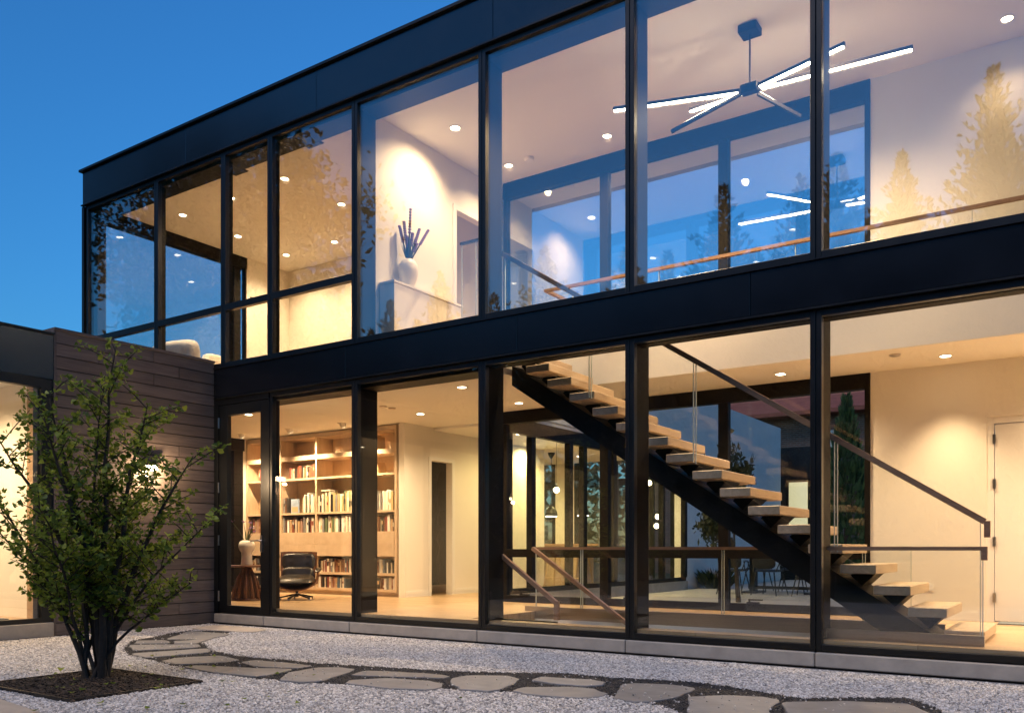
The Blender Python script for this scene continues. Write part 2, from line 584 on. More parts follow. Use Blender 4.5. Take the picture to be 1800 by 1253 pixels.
def inside(pt, poly):
    x, y = pt
    r = False
    n = len(poly)
    j = n - 1
    for i in range(n):
        xi, yi = poly[i]
        xj, yj = poly[j]
        if (yi > y) != (yj > y) and x < (xj - xi) * (y - yi) / (yj - yi) + xi:
            r = not r
        j = i
    return r


gp = MB()
gp.box(-10.04, 4.0, -9.5, -0.02, -0.10, 0.0)
structure('gravel_yard', gp, M_gravelbed)
# the cells of the yard that carry loose stones
cell = 0.06
vs, fs = [], []
ix = {}


def vid(i, j):
    k = (i, j)
    if k not in ix:
        ix[k] = len(vs)
        x, y = -10.02 + i * cell, -6.6 + j * cell
        vs.append((x, y, 0.003 + 0.006 * mnoise.noise((x * 1.3, y * 1.3, 0))))
    return ix[k]


for i in range(int(10.6 / cell)):
    for j in range(int(6.5 / cell)):
        c = (-10.02 + (i + .5) * cell, -6.6 + (j + .5) * cell)
        d = c[1] + 7.6
        # only the ground that the lens can reach
        if c[0] < -2.15 * d - 0.25 or c[0] > -0.05 * d + 0.7:
            continue
        if inside(c, BEDPOLY) or inside(c, MULCH) or inside(c, PAVER):
            continue
        fs.append((vid(i, j), vid(i + 1, j), vid(i + 1, j + 1), vid(i, j + 1)))


def scatter(name, vs, fs, mat, density, smin, smax, flat=0.6, seed=1):
    me = bpy.data.meshes.new(name)
    me.from_pydata(vs, [], fs)
    o = bpy.data.objects.new(name, me)
    col.objects.link(o)
    o['kind'] = 'stuff'
    ng = bpy.data.node_groups.new(name + '_scatter', 'GeometryNodeTree')
    ng.interface.new_socket('Geometry', in_out='INPUT', socket_type='NodeSocketGeometry')
    ng.interface.new_socket('Geometry', in_out='OUTPUT', socket_type='NodeSocketGeometry')
    gi = ng.nodes.new('NodeGroupInput')
    go = ng.nodes.new('NodeGroupOutput')
    dp = ng.nodes.new('GeometryNodeDistributePointsOnFaces')
    dp.inputs['Density'].default_value = density
    dp.inputs['Seed'].default_value = seed
    ico = ng.nodes.new('GeometryNodeMeshIcoSphere')
    ico.inputs['Radius'].default_value = 1.0
    ico.inputs['Subdivisions'].default_value = 1
    tf = ng.nodes.new('GeometryNodeTransform')
    tf.inputs['Scale'].default_value = (1.25, 0.9, flat)
    sm = ng.nodes.new('GeometryNodeSetMaterial')
    sm.inputs['Material'].default_value = mat
    ip = ng.nodes.new('GeometryNodeInstanceOnPoints')
    rv = ng.nodes.new('FunctionNodeRandomValue')
    rv.data_type = 'FLOAT_VECTOR'
    rv.inputs[0].default_value = (-0.7, -0.7, 0)
    rv.inputs[1].default_value = (0.7, 0.7, 6.28)
    rs = ng.nodes.new('FunctionNodeRandomValue')
    rs.data_type = 'FLOAT'
    rs.inputs[2].default_value = smin
    rs.inputs[3].default_value = smax
    L = ng.links.new
    L(gi.outputs[0], dp.inputs['Mesh'])
    L(ico.outputs[0], tf.inputs[0])
    L(tf.outputs[0], sm.inputs[0])
    L(dp.outputs['Points'], ip.inputs['Points'])
    L(sm.outputs[0], ip.inputs['Instance'])
    L(rv.outputs[0], ip.inputs['Rotation'])
    L(rs.outputs[1], ip.inputs['Scale'])
    L(ip.outputs[0], go.inputs[0])
    md = o.modifiers.new('scatter', 'NODES')
    md.node_group = ng
    return o


scatter('gravel', vs, fs, M_gravel, 4600, 0.004, 0.0145)

# flagstone path in its bed of black grit
pb = MB().prism(BEDPOLY, -0.05, 0.006)
path = structure('flagstone_path', pb, M_dark)


def rough_stone(poly, n=4, amp=0.012, seed=0):
    out = []
    rng = random.Random(seed)
    k = len(poly)
    for i in range(k):
        a = Vector(poly[i])
        b = Vector(poly[(i + 1) % k])
        L = (b - a).length
        m_ = max(2, min(n, int(L / 0.1)))
        for j in range(m_):
            t = j / m_
            q = a.lerp(b, t)
            if j:
                q += Vector((rng.uniform(-amp, amp), rng.uniform(-amp, amp)))
            out.append((q.x, q.y))
    return out


def chaikin(poly):
    out = []
    k = len(poly)
    for i in range(k):
        a = Vector(poly[i])
        b = Vector(poly[(i + 1) % k])
        out.append(tuple(a.lerp(b, 0.09)))
        out.append(tuple(a.lerp(b, 0.91)))
    return out


for i, poly in enumerate(STONES):
    st = MB().prism(rough_stone(chaikin(poly), seed=i), -0.02, 0.017 + 0.005 * random.random())
    o = st.build('flagstone', M_slab if i == 0 else M_flag, path)
    bm = bmesh.new()
    bm.from_mesh(o.data)
    top = [e for e in bm.edges if all(v.co.z > 0.012 for v in e.verts) and len([f for f in e.link_faces if abs(f.normal.z) > .9]) == 1]
    bmesh.ops.bevel(bm, geom=top, offset=0.004, segments=1, affect='EDGES', clamp_overlap=True)
    bm.to_mesh(o.data)
    bm.free()


def poly_cells(poly, cell, z, keep=lambda c: True):
    xs = [p_[0] for p_ in poly]
    ys = [p_[1] for p_ in poly]
    v, f = [], []
    x = min(xs)
    while x < max(xs):
        y = min(ys)
        while y < max(ys):
            c = (x + cell / 2, y + cell / 2)
            if inside(c, poly) and keep(c):
                n = len(v)
                v += [(x, y, z), (x + cell, y, z), (x + cell, y + cell, z), (x, y + cell, z)]
                f.append((n, n + 1, n + 2, n + 3))
            y += cell
        x += cell
    return v, f


pv, pf = poly_cells(BEDPOLY, 0.05, 0.008, lambda c: not any(inside(c, s_) for s_ in STONES))
scatter('path_grit', pv, pf, M_darkst, 5200, 0.004, 0.010, seed=3)

pv, pf = poly_cells(BEDPOLY, 0.06, 0.022)
scatter('spilled_gravel', pv, pf, M_gravel, 55, 0.004, 0.009, seed=8)
mb = MB().prism(MULCH, -0.05, 0.012)
structure('mulch_bed', mb, M_mulch)
edge = MB()
for a, b in zip(MULCH, MULCH[1:] + MULCH[:1]):
    edge.bar((a[0], a[1], 0.005), (b[0], b[1], 0.005), 0.012, 0.04)
structure('steel_bed_edging', edge, M_blackp)
pv, pf = poly_cells(MULCH, 0.06, 0.014)
scatter('bark_mulch', pv, pf, M_mulchst, 3200, 0.006, 0.019, flat=0.35, seed=5)
pm = MB().prism(PAVER, -0.05, 0.012)
structure('paved_strip', pm, M_stone)
pt = MB().box(-7.2, 3.5, 3.15, 19, -0.02, 0.15)
patio = structure('patio', pt, M_patio)
for i in range(9):
    for j in range(11):
        s_ = MB().box(-7.18 + i * 1.18, -7.18 + i * 1.18 + 1.17, 3.3 + j * 1.18, 3.3 + j * 1.18 + 1.17, 0.15, 0.163)
        s_.build('paving_slab', M_patio, patio)

# ------------------------------------------------------------------ main house
house = empty('modern_house', (-5, 2, 0), 'two storey modern house of black steel and full height glass, lit inside', 'house')


def hp(name, mb, mat, parent=None, **kw):
    return mb.build(name, mat, parent or house, **kw)


# plinth stones
px = [-10.04, -9.02, -7.47, -5.56, -3.78, -1.99, -0.20, 1.58, XR]
for a, b in zip(px, px[1:]):
    hp('plinth_stone', MB().box(a + 0.004, b - 0.004, -0.05, 0.30, 0.018, 0.14), M_stone, bevel=0.008)
hp('plinth_recess', MB().box(-10.03, XR, -0.01, 0.29, -0.05, 0.0175), M_blackp)

# floors (with the stair well left open), upper floor slab with the void
fl = MB()
fl.box(-13.1, -5.85, 0.055, YB, 0.05, ZF)
fl.box(-13.1, -7.56, YB, 9.8, 0.05, ZF)
fl.box(-7.56, -2.2, YB, YB + .1, 0.05, ZF - .002)
fl.box(-5.85, -1.10, 1.60, YB, 0.05, ZF)
fl.box(-5.85, -1.10, 0.055, 0.24, 0.05, ZF)
fl.box(-1.10, XR, 0.055, YB + 0.6, 0.05, ZF)
hp('floor', fl, M_floor)
uf = MB()
uf.box(-13.1, -5.70, 0.38, 4.0, C1 + 0.02, ZU)
uf.box(-5.70, XR, 1.86, YB, C1 + 0.02, ZU)
hp('floor', uf, M_floor)
lc = MB()
lc.box(-13.1, -5.70, 0.38, 4.0, C1, C1 + 0.019)
lc.box(-5.70, XR, 1.86, YB, C1, C1 + 0.019)
lc.box(-9.2, -7.3, 4.0, 9.8, C1, C1 + 0.019)
hp('ceiling', lc, M_ceil)
vf = MB()
vf.box(-5.699, XR, 1.845, 1.859, C1 + 0.001, ZU + 0.004)
vf.box(-5.699, -5.685, 0.38, 1.844, C1 + 0.001, ZU + 0.004)
hp('void_edge_lining', vf, M_wall)
hp('ceiling', MB().box(-13.12, XR, 0.06, 4.0, C2, C2 + 0.03), M_ceil)
hp('roof', MB().box(-13.28, XR, 0.02, 4.2, C2 + 0.032, 6.95), M_steel)

# walls
w = MB()
w.box(-2.16, -0.98, YB, YB + 0.12, ZF - .1, C2 - .001)
w.box(-0.98, -0.03, YB, YB + 0.12, 2.44, C2 - .001)
w.box(-0.03, XR, YB, YB + 0.12, ZF - .1, C2 - .001)
w.box(XR - 0.12, XR - .002, 0.07, YB - .001, ZF - .1, C2 - .001)
hp('wall', w, M_wall)
hp('baseboard', MB().box(-2.15, -1.0, YB - 0.008, YB - .0005, ZF + .001, ZF + 0.10).box(.05, XR - .2, YB - 0.008, YB - .0005, ZF + .001, ZF + 0.10), M_white)
w = MB()
w.box(-7.55, -7.45, 0.39, 2.02, ZU, C2 - .001)
w.box(-7.55, -7.45, 2.02, 2.86, 5.77, C2 - .001)
w.box(-7.55, -7.45, 2.86, 4.0, ZU, C2 - .001)
hp('wall', w, M_wall)
cs = MB()
cs.box(-7.449, -7.43, 1.95, 2.02, ZU, 5.84)
cs.box(-7.449, -7.43, 2.0201, 2.86, 5.77, 5.84)
hp('door_casing', cs, M_white)
w = MB()
w.box(-13.2, -7.56, 4.0, 4.1, ZU, C2 - .001)
w.box(-13.2, -13.1, 2.98, 3.999, ZU, C2 - .001)
w.box(-7.3, -2.2, 2.99, 3.08, C1 + .02, ZU)
w.box(-8.6, -7.56, 3.2, 3.25, ZU, C2)
hp('wall', w, M_wall)
w = MB()
w.box(-13.2, -9.33, 3.40, 3.50, ZF, C1)
w.box(-9.33, -9.21, 2.95, 3.62, ZF, C1)
w.box(-9.33, -9.21, 3.62, 4.18, 2.50, C1)
w.box(-9.33, -9.21, 4.18, 7.2, ZF, C1)
w.box(-13.2, -13.1, 2.90, 3.399, ZF, C1)
hp('wall', w, M_wall)
cs = MB()
cs.box(-9.209, -9.195, 3.555, 3.62, ZF, 2.56)
cs.box(-9.209, -9.195, 4.18, 4.26, ZF, 2.56)
cs.box(-9.209, -9.195, 3.6201, 4.1799, 2.50, 2.56)
hp('door_casing', cs, M_white)
hp('baseboard', MB().box(-9.2095, -9.2, 2.97, 3.55, ZF + .001, ZF + 0.10).box(-9.2095, -9.2, 4.27, 7.1, ZF + .001, ZF + 0.10), M_white)
# dark patterned wall seen in the open doorway
wp = hp('patterned_wall', MB().box(-10.2, -10.1, 3.52, 6.4, ZF, C1), M_tilebk)
hx = MB()
rr = 0.21
for i in range(-1, 14):
    for j in range(0, 12):
        cx = 3.5 + i * rr * 1.5
        cz = 0.3 + (j + (i % 2) * 0.5) * rr * 1.732
        if cz > 2.9:
            continue
        pts = [(cx + rr * math.cos(PI / 3 * k), cz + rr * math.sin(PI / 3 * k)) for k in range(6)]
        for k in (0, 1, 2):
            a, b = pts[k], pts[k + 1]
            if min(a[0], b[0]) > 3.54 and max(a[0], b[0]) < 6.3 and min(a[1], b[1]) > ZF + .05 and max(a[1], b[1]) < 3:
                hx.bar((-10.097, a[0], a[1]), (-10.097, b[0], b[1]), 0.004, 0.007, up=(1, 0, 0))
hx.build('hexagon_pattern', M_hexl, wp)
hp('baseboard', MB().box(-10.099, -10.085, 3.55, 6.3, ZF, ZF + .12), M_oak)

# steel columns behind each mullion, lintels, mullion caps
for i, x in enumerate(MX):
    deep = i in (0, 4, 5, 6, 7, 8, 9, 10)     # structural columns; the rest are slim mullions
    if x > -9.5:
        hp('column', MB().box(x - 0.04, x + 0.03, 0.062, 0.36 if deep else 0.13, 0.145, 3.055), M_bronze)
    hp('column', MB().box(x - 0.04, x + 0.03, 0.062, 0.33 if deep else 0.13, 3.5, 6.42), M_bronze)
hp('lintel', MB().box(-13.25, XR, 0.062, 0.365, 6.34, 6.428), M_bronze)
hp('lintel', MB().box(-9.9, -5.55, 0.062, 0.375, 2.965, 3.069), M_bronze)
hp('lintel', MB().box(-5.5, XR, 0.062, 0.20, 3.0, 3.069), M_bronze)
hp('floor_edge_beam', MB().box(-13.25, XR, 0.0, 0.36, 3.071, 3.498), M_steel)

# fascia, beam panels, coping
jx = [-13.31, -10.67, -8.04, -5.35, -2.70, -0.05, XR]
for a, b in zip(jx, jx[1:]):
    hp('fascia_panel', MB().box(a + 0.003, b - 0.003, -0.045, -0.005, 6.465, 6.975), M_panel, bevel=0.003)
hp('fascia_backing', MB().box(-13.30, XR, -0.004, 0.018, 6.44, 6.97), M_blackp)
hp('coping', MB().box(-13.36, XR, -0.085, 0.25, 6.976, 7.015), M_steel, bevel=0.004)
hp('fascia_trim', MB().box(-13.34, XR, -0.06, -0.006, 6.445, 6.462), M_steel)
jb = [-10.03, -7.535, -5.04, -2.547, -0.05, XR]
for a, b in zip(jb, jb[1:]):
    hp('beam_panel', MB().box(a + 0.003, b - 0.003, -0.045, -0.004, 3.085, 3.475), M_beam, bevel=0.003)
hp('beam_trim', MB().box(-10.03, XR, -0.065, -0.005, 3.478, 3.492), M_steel)
hp('beam_trim', MB().box(-10.03, XR, -0.055, -0.005, 3.066, 3.082), M_steel)
hp('fascia_panel', MB().box(-13.33, -13.312, 0.02, 4.2, 6.44, 6.975), M_panel)
hp('corner_post', MB().box(-13.36, -13.30, -0.03, 0.06, 3.5, 6.44), M_steel)
hp('corner_post', MB().box(-13.38, -13.31, 0.0605, 0.22, 3.5, 6.44), M_panel)


# windows of the front: each one frame + panes
def window(x0, x1, z0, z1, transom=None, f=0.045, tilt=0.0, lower=False):
    fr = MB()
    y0, y1 = -0.012, 0.058
    fr.box(x0, x0 + f, y0, y1, z0, z1)
    fr.box(x1 - f, x1, y0, y1, z0, z1)
    fr.box(x0 + f, x1 - f, y0, y1, z0, z0 + f * 1.25)
    fr.box(x0 + f, x1 - f, y0, y1, z1 - f * 1.25, z1)
    if transom:
        fr.box(x0 + f, x1 - f, y0, y1, transom - 0.045, transom + 0.045)
    o = hp('window', fr, M_steel, bevel=0.003)
    zs = [(z0 + f * 1.25, z1 - f * 1.25)]
    if transom:
        zs = [(z0 + f * 1.25, transom - 0.045), (transom + 0.045, z1 - f * 1.25)]
    for k, (a, b) in enumerate(zs):
        p_ = MB().box(x0 + f - .004, x1 - f + .004, 0.018, 0.036, a - .004, b + .004)
        if tilt and k == 0:
            p_ = MB()
            dy = math.sin(tilt) * (b - a)
            p_.add([(x0 + f, 0.018 - dy, a), (x1 - f, 0.018 - dy, a), (x1 - f, 0.036 - dy, a), (x0 + f, 0.036 - dy, a),
                    (x0 + f, 0.018, b), (x1 - f, 0.018, b), (x1 - f, 0.036, b), (x0 + f, 0.036, b)],
                   [(0, 3, 2, 1), (4, 5, 6, 7), (0, 1, 5, 4), (1, 2, 6, 5), (2, 3, 7, 6), (3, 0, 4, 7)])
        p_.build('pane', M_lowglass if lower else M_glass, o)
    return o


hw = 0.003
for i in range(len(MX) - 1):
    a, b = MX[i], MX[i + 1]
    if i == 0:
        a += 0.05
    window(a + hw, b - hw, 3.505, 6.438, transom=4.31 if i < 4 else None, tilt=R(2.2) if i == 3 else 0)
for i in range(3, len(MX) - 1):
    a, b = MX[i], MX[i + 1]
    window(a + hw, b - hw, 0.150, 3.062, lower=True)
crank = MB().box(-9.55, -9.42, 0.07, 0.12, 4.36, 4.385).box(-9.44, -9.42, 0.08, 0.13, 4.385, 4.41)
hp('window_crank', crank, M_blackp)

# glazed door beside the timber wing
door = hp('door', MB().box(-9.97, -9.80, -0.012, 0.058, 0.15, 2.98).box(-9.12, -8.947, -0.012, 0.058, 0.15, 2.98)
          .box(-9.80, -9.12, -0.012, 0.058, 0.15, 0.255).box(-9.80, -9.12, -0.012, 0.058, 2.83, 2.98), M_steel, bevel=0.003)
MB().box(-9.805, -9.115, 0.018, 0.036, 0.25, 2.835).build('pane', M_lowglass, door)
for z in (0.38, 1.14, 1.86, 2.74):
    MB().tube([(-9.96, -0.026, z - .07), (-9.96, -0.026, z + .07)], 0.013, 8).build('hinge', M_chrome, door)
hd = MB().box(-9.115, -9.075, -0.024, -0.0125, 0.98, 1.20)
hd.tube([(-9.095, -0.02, 1.13), (-9.095, -0.075, 1.13)], 0.010, 8)
hd.tube([(-9.095, -0.075, 1.13), (-9.235, -0.075, 1.13)], 0.010, 8)
hd.build('handle', M_chrome, door)
hp('corner_filler', MB().box(-10.30, -10.046, -0.028, 0.054, 0.0, 3.5), M_blackp)
hp('door_head_panel', MB().box(-9.98, -8.95, -0.02, 0.05, 2.985, 3.063), M_steel)
hp('door_jamb', MB().box(-10.045, -9.975, -0.02, 0.06, 0.145, 3.063), M_steel)

# rear glazing, both floors
XA, XB = -7.30, -2.16


def rear_window(z0, zh, z1, mull, transom=None):
    fr = MB()
    y0, y1 = YB, YB + 0.10
    fr.box(XA, XB, y0 - 0.02, y1, zh, z1)
    fr.box(XA, XB, y0, y1, z0, z0 + 0.10)
    fr.box(XA, XA + 0.06, y0, y1, z0 + .10, zh)
    fr.box(XB - 0.06, XB, y0 - .02, y1, z0 + .10, zh)
    for x in mull:
        fr.box(x - 0.065, x + 0.065, y0, y1, z0 + .10, zh)
    xs = [XA + .06] + [v for x in mull for v in (x - .065, x + .065)] + [XB - .06]
    if transom:
        for a, b in zip(xs[::2], xs[1::2]):
            fr.box(a, b, y0, y1, transom - .06, transom + .06)
    o = hp('window', fr, M_bronze, bevel=0.003)
    for a, b in zip(xs[::2], xs[1::2]):
        if transom:
            MB().box(a, b, y0 + .04, y0 + .055, z0 + .10, transom - .06).build('pane', M_backglass, o)
            MB().box(a, b, y0 + .04, y0 + .055, transom + .06, zh).build('pane', M_backglass, o)
            h_ = MB().box(a + .25, a + .41, y0 - .035, y0 - .001, z0 + .105, z0 + .125).box(a + .28, a + .30, y0 - .05, y0 - .03, z0 + .125, z0 + .145)
            h_.box(a + .28, a + .46, y0 - .055, y0 - .04, z0 + .145, z0 + .162)
            h_.build('window_crank', M_blackp, o)
        else:
            MB().box(a, b, y0 + .04, y0 + .055, z0 + .10, zh).build('pane', M_upback, o)
    return o


rear_window(ZF, 2.87, C1 - .002, [-5.62, -3.92], transom=0.96)
rear_window(ZU, 6.20, C2 - .002, [-5.62, -3.92])

# end glazing of the upper left room, and the lower end window
fr = MB()
fr.box(-13.24, -13.10, 0.10, 3.0, 6.22, 6.427)
fr.box(-13.20, -13.12, 2.72, 2.86, ZU, 6.22).box(-13.20, -13.10, 0.08, 0.2, ZU, 6.22).box(-13.2, -13.1, 2.95, 2.979, ZU, 6.22)
fr.box(-13.20, -13.12, 0.2, 2.72, ZU, ZU + .1)
o = hp('window', fr, M_bronze)
MB().box(-13.17, -13.155, 0.2, 2.72, ZU + .1, 6.22).build('pane', M_backglass, o)
MB().box(-13.17, -13.155, 2.86, 2.95, ZU, 6.22).build('pane', M_backglass, o)
fr = MB()
fr.box(-13.20, -13.08, 0.10, 2.92, 2.83, C1 - .002)
fr.box(-13.20, -13.10, 2.70, 2.899, ZF, 2.83).box(-13.20, -13.10, 0.08, 0.2, ZF, 2.83)
fr.box(-13.20, -13.10, 0.2, 2.70, ZF, ZF + .1)
o = hp('window', fr, M_bronze)
MB().box(-13.17, -13.155, 0.2, 2.70, ZF + .1, 2.83).build('pane', M_backglass, o)
hp('yard_wall', MB().box(-16.5, -16.4, -1, 5, 0, 3.2), M_plank)

# solid white door at the right of the rear wall
dr = hp('door', MB().box(-0.905, -0.03, YB + 0.03, YB + 0.07, ZF + .008, 2.36), M_white, bevel=0.003)
for z in (0.5, 1.1, 1.72, 2.2):
    MB().box(-0.925, -0.895, YB + 0.010, YB + 0.03, z - .05, z + .05).build('hinge', M_chrome, dr)
cs = MB()
cs.box(-0.98, -0.91, YB + .02, YB + .1, ZF, 2.44).box(-0.91, -0.03, YB + .02, YB + .1, 2.366, 2.44)
hp('door_casing', cs, M_white)
hp('door_mat', MB().box(-0.85, -0.1, YB - .35, YB - 0.02, ZF + .001, ZF + .012), M_mat)
hp('wall_outlet', MB().box(-1.62, -1.50, YB - .008, YB - .0005, 0.56, 0.63), M_white)

# stair well below the floor
wl = MB()
wl.box(-5.85, -1.1, 1.571, 1.60, -2.6, ZF - .091)
wl.box(-5.9, -5.851, 0.2, 1.6, -2.6, 0.049)
wl.box(-1.099, -1.05, 0.2, 1.6, -2.6, 0.049)
wl.box(-5.85, -1.1, 0.19, 0.239, -2.6, 0.049)
wl.box(-5.85, -1.1, 0.2, 1.6, -2.65, -2.601)
hp('stair_well_lining', wl, M_white)

# ------------------------------------------------------------------ main stair
stair = empty('open_stair', (-3.2, 1.0, ZF), 'open riser stair of thick oak treads on one black steel stringer behind the glass', 'staircase')
run, rise = 0.281, 0.1815
for i in range(18):
    xn = -0.764 - run * i
    zt = 0.339 + rise * i
    MB().box(xn - 0.305, xn, 0.5, 1.5, zt - 0.085, zt).build('tread', M_treadw, stair, bevel=0.006)
    if i:
        br = MB()
        zb = zt - 0.087
        x0, x1 = xn - 0.26, xn - 0.06
        # wedge shaped bracket, wide under the tread and narrow on the stringer
        br.add([(x0, .80, zb), (x1, .80, zb), (x1, 1.2, zb), (x0, 1.2, zb),
                (x0 - .02, .80, zb - .02), (x1 - .12, .80, zb - .115), (x1 - .12, 1.2, zb - .115), (x0 - .02, 1.2, zb - .02)],
               [(0, 1, 2, 3), (7, 6, 5, 4), (0, 4, 5, 1), (1, 5, 6, 2), (2, 6, 7, 3), (3, 7, 4, 0)])
        br.build('bracket', M_blacksteel, stair)
sm = rise / run


def sz(x):
    return 1.577 + (-3.206 - x) * sm   # top line of the stringer


prof = [(-1.13, ZF), (-5.62, sz(-5.62) + 0.01), (-5.62, sz(-5.62) - 0.22), (-1.55, ZF)]
s_ = MB()
vs_ = [(x, .72, z) for x, z in prof] + [(x, 1.28, z) for x, z in prof]
s_.add(vs_, [(0, 1, 2, 3), (7, 6, 5, 4), (0, 4, 5, 1), (1, 5, 6, 2), (2, 6, 7, 3), (3, 7, 4, 0)])
s_.build('stringer', M_blacksteel, stair)

bal = empty('stair_balustrade', (-3.2, 0.48, ZF), 'clear glass stair balustrade under a slim dark sloping handrail', 'railing')
hr = MB()
hr.bar((-5.636, 0.475, 4.397), (-0.76, 0.475, 1.245), 0.045, 0.05)
hr.box(-0.765, -0.72, 0.452, 0.497, 1.115, 1.25)
hr.build('handrail', M_rail, bal)
gx = [-5.6, -4.45, -3.28, -2.93, -1.86, -0.80]
hs = (4.397 - 1.245) / (-5.636 + 0.76)
for a, b in ((-5.55, -4.46), (-4.44, -3.29), (-3.27, -1.95), (-1.93, -0.79)):
    za = 1.245 + (a + .76) * hs - .03
    zb = 1.245 + (b + .76) * hs - .03
    low = 0.98
    p_ = MB()
    lo_a, lo_b = za - low, max(zb - low, ZF + .02)
    pr_ = [(a, lo_a), (b, lo_b), (b, zb), (a, za)]
    v_ = [(x, .468, z) for x, z in pr_] + [(x, .482, z) for x, z in pr_]
    p_.add(v_, [(0, 1, 2, 3), (7, 6, 5, 4), (0, 4, 5, 1), (1, 5, 6, 2), (2, 6, 7, 3), (3, 7, 4, 0)])
    p_.build('glass_panel', M_inglass, bal)
    for x, z0_, z1_ in ((a + .003, lo_a, za), (b - .003, lo_b, zb)):
        MB().box(x - .003, x + .003, .466, .484, z0_, z1_).build('polished_edge', M_gedge, bal)

ng = empty('glass_guard', (-1.3, 0.25, ZF), 'low glass guard with level brown rail and steel shoe right beside the front glass', 'railing')
MB().box(-2.0, -0.72, 0.228, 0.272, 1.008, 1.04).box(-0.765, -0.72, 0.228, 0.272, 0.93, 1.008).build('handrail', M_rail, ng)
MB().box(-2.0, -0.75, 0.243, 0.257, ZF + .06, 1.008).build('glass_panel', M_inglass, ng)
MB().box(-0.757, -0.75, 0.242, 0.258, ZF + .06, 0.93).build('polished_edge', M_gedge, ng)
MB().box(-2.0, -0.74, 0.225, 0.275, ZF - .03, ZF + .085).build('shoe', M_channel, ng)

fg = empty('glass_guard', (-3.5, 1.6, ZF), 'long glass guard with reddish level rail on the far side of the stair well', 'railing')
MB().box(-5.9, -1.5, 1.58, 1.625, 1.012, 1.045).build('handrail', M_rail, fg)
for a, b in ((-5.85, -5.2), (-5.18, -3.42), (-3.40, -1.95), (-1.93, -1.5)):
    MB().box(a, b, 1.595, 1.609, ZF + .06, 1.012).build('glass_panel', M_inglass, fg)
    for x in (a, b - .006):
        MB().box(x, x + .006, 1.593, 1.611, ZF + .06, 1.01).build('polished_edge', M_gedge, fg)
MB().box(-6.0, -1.2, 1.575, 1.630, ZF - .09, ZF + .06).build('shoe', M_channel, fg)

dg = empty('cellar_stair_rails', (-5.2, 0.4, ZF), 'pair of brown rails sloping down into the stair well behind the glass', 'railing')
h_ = MB()
h_.bar((-5.56, .35, 0.985), (-4.80, .35, 0.445), 0.045, 0.045)
h_.box(-4.815, -4.765, .328, .372, 0.26, 0.46)
h_.build('handrail', M_rail, dg)
h_ = MB()
h_.bar((-5.80, 1.45, 1.03), (-4.3, 1.45, 0.02), 0.045, 0.045)
h_.build('handrail', M_rail, dg)
MB().box(-5.6, -4.79, .34, .352, 0.0, 0.42).build('glass_panel', M_inglass, dg)
MB().box(-5.62, -4.79, .325, .37, 0.13, ZF + .005).build('shoe', M_steel, dg)
for i in range(7):
    x = -5.6 + i * .26
    z = ZF - .02 - (i + 1) * .18
    MB().box(x - .02, x + .27, .40, 1.55, z - .05, z).build('tread', M_treadw, dg)

ug = empty('glass_guard', (-3, 1.86, ZU), 'upstairs landing guard of clear glass with a long level brown rail', 'railing')
MB().box(-5.9, 2.5, 1.87, 1.915, 4.325, 4.36).box(-5.9, -5.855, 1.9151, 2.5, 4.325, 4.36).build('handrail', M_rail, ug)
for a, b in ((-5.88, -4.3), (-4.28, -2.7), (-2.68, -1.0), (-0.98, 2.4)):
    MB().box(a, b, 1.885, 1.899, ZU + .002, 4.325).build('glass_panel', M_inglass, ug)
    MB().box(b - .006, b, 1.883, 1.901, ZU + .002, 4.32).build('polished_edge', M_gedge, ug)
lg = empty('glass_guard', (-6.6, 1.5, ZU), 'short glass guard with slim top rail at the stair head beside the lit wall', 'railing')
MB().box(-6.95, -6.35, 1.46, 1.50, 5.02, 5.05).build('handrail', M_steel, lg)
MB().box(-6.93, -6.37, 1.473, 1.487, ZU + .002, 5.02).build('glass_panel', M_inglass, lg)
MB().box(-6.93, -6.924, 1.471, 1.489, ZU + .002, 5.02).box(-6.70, -6.694, 1.471, 1.489, ZU + .002, 5.02).build('polished_edge', M_gedge, lg)

# ledge with vase upstairs
led = empty('half_wall', (-7.3, 1.1, ZU), 'pale waist high half wall carrying the white vase upstairs', 'half wall')
MB().box(-7.44, -7.20, 0.46, 1.83, ZU + .002, 4.32).build('wall', M_wall, led)
MB().box(-7.445, -7.185, 0.445, 1.845, 4.322, 4.35).build('cap', M_wall, led)

# ------------------------------------------------------------------ downlights and lamps
LC = (1.0, 0.68, 0.38)


def spot(parent, loc, power, size=110, blend=0.7, aim=None, color=LC, rad=0.04):
    l = bpy.data.lights.new('lamp', 'SPOT')
    l.energy = power
    l.spot_size = R(size)
    l.spot_blend = blend
    l.color = color
    l.shadow_soft_size = rad
    o = bpy.data.objects.new('lamp', l)
    col.objects.link(o)
    off = root_of(parent).location
    o.location = Vector(loc) - off
    o.parent = parent
    d = Vector(aim) - Vector(loc) if aim else Vector((0, 0, -1))
    o.rotation_euler = d.to_track_quat('-Z', 'Y').to_euler()
    return o


def downlight(x, y, z, label, power, group, size=128, aim=None, blend=1.0, r=0.052, color=LC):
    t = empty('downlight', (x, y, z), label, 'downlight', group)
    MB().lathe((x, y, z), [(r * 1.35, 0.0), (r * 1.35, -0.006), (r * 1.02, -0.007), (r, -0.004)], 20).build('trim', M_white, t)
    MB().lathe((x, y, z), [(r * .98, -0.0045), (r * .98, -0.0075)], 20).build('lens', M_lamp, t)
    spot(t, (x, y, z - .03), power, size, blend, aim, color)
    return t


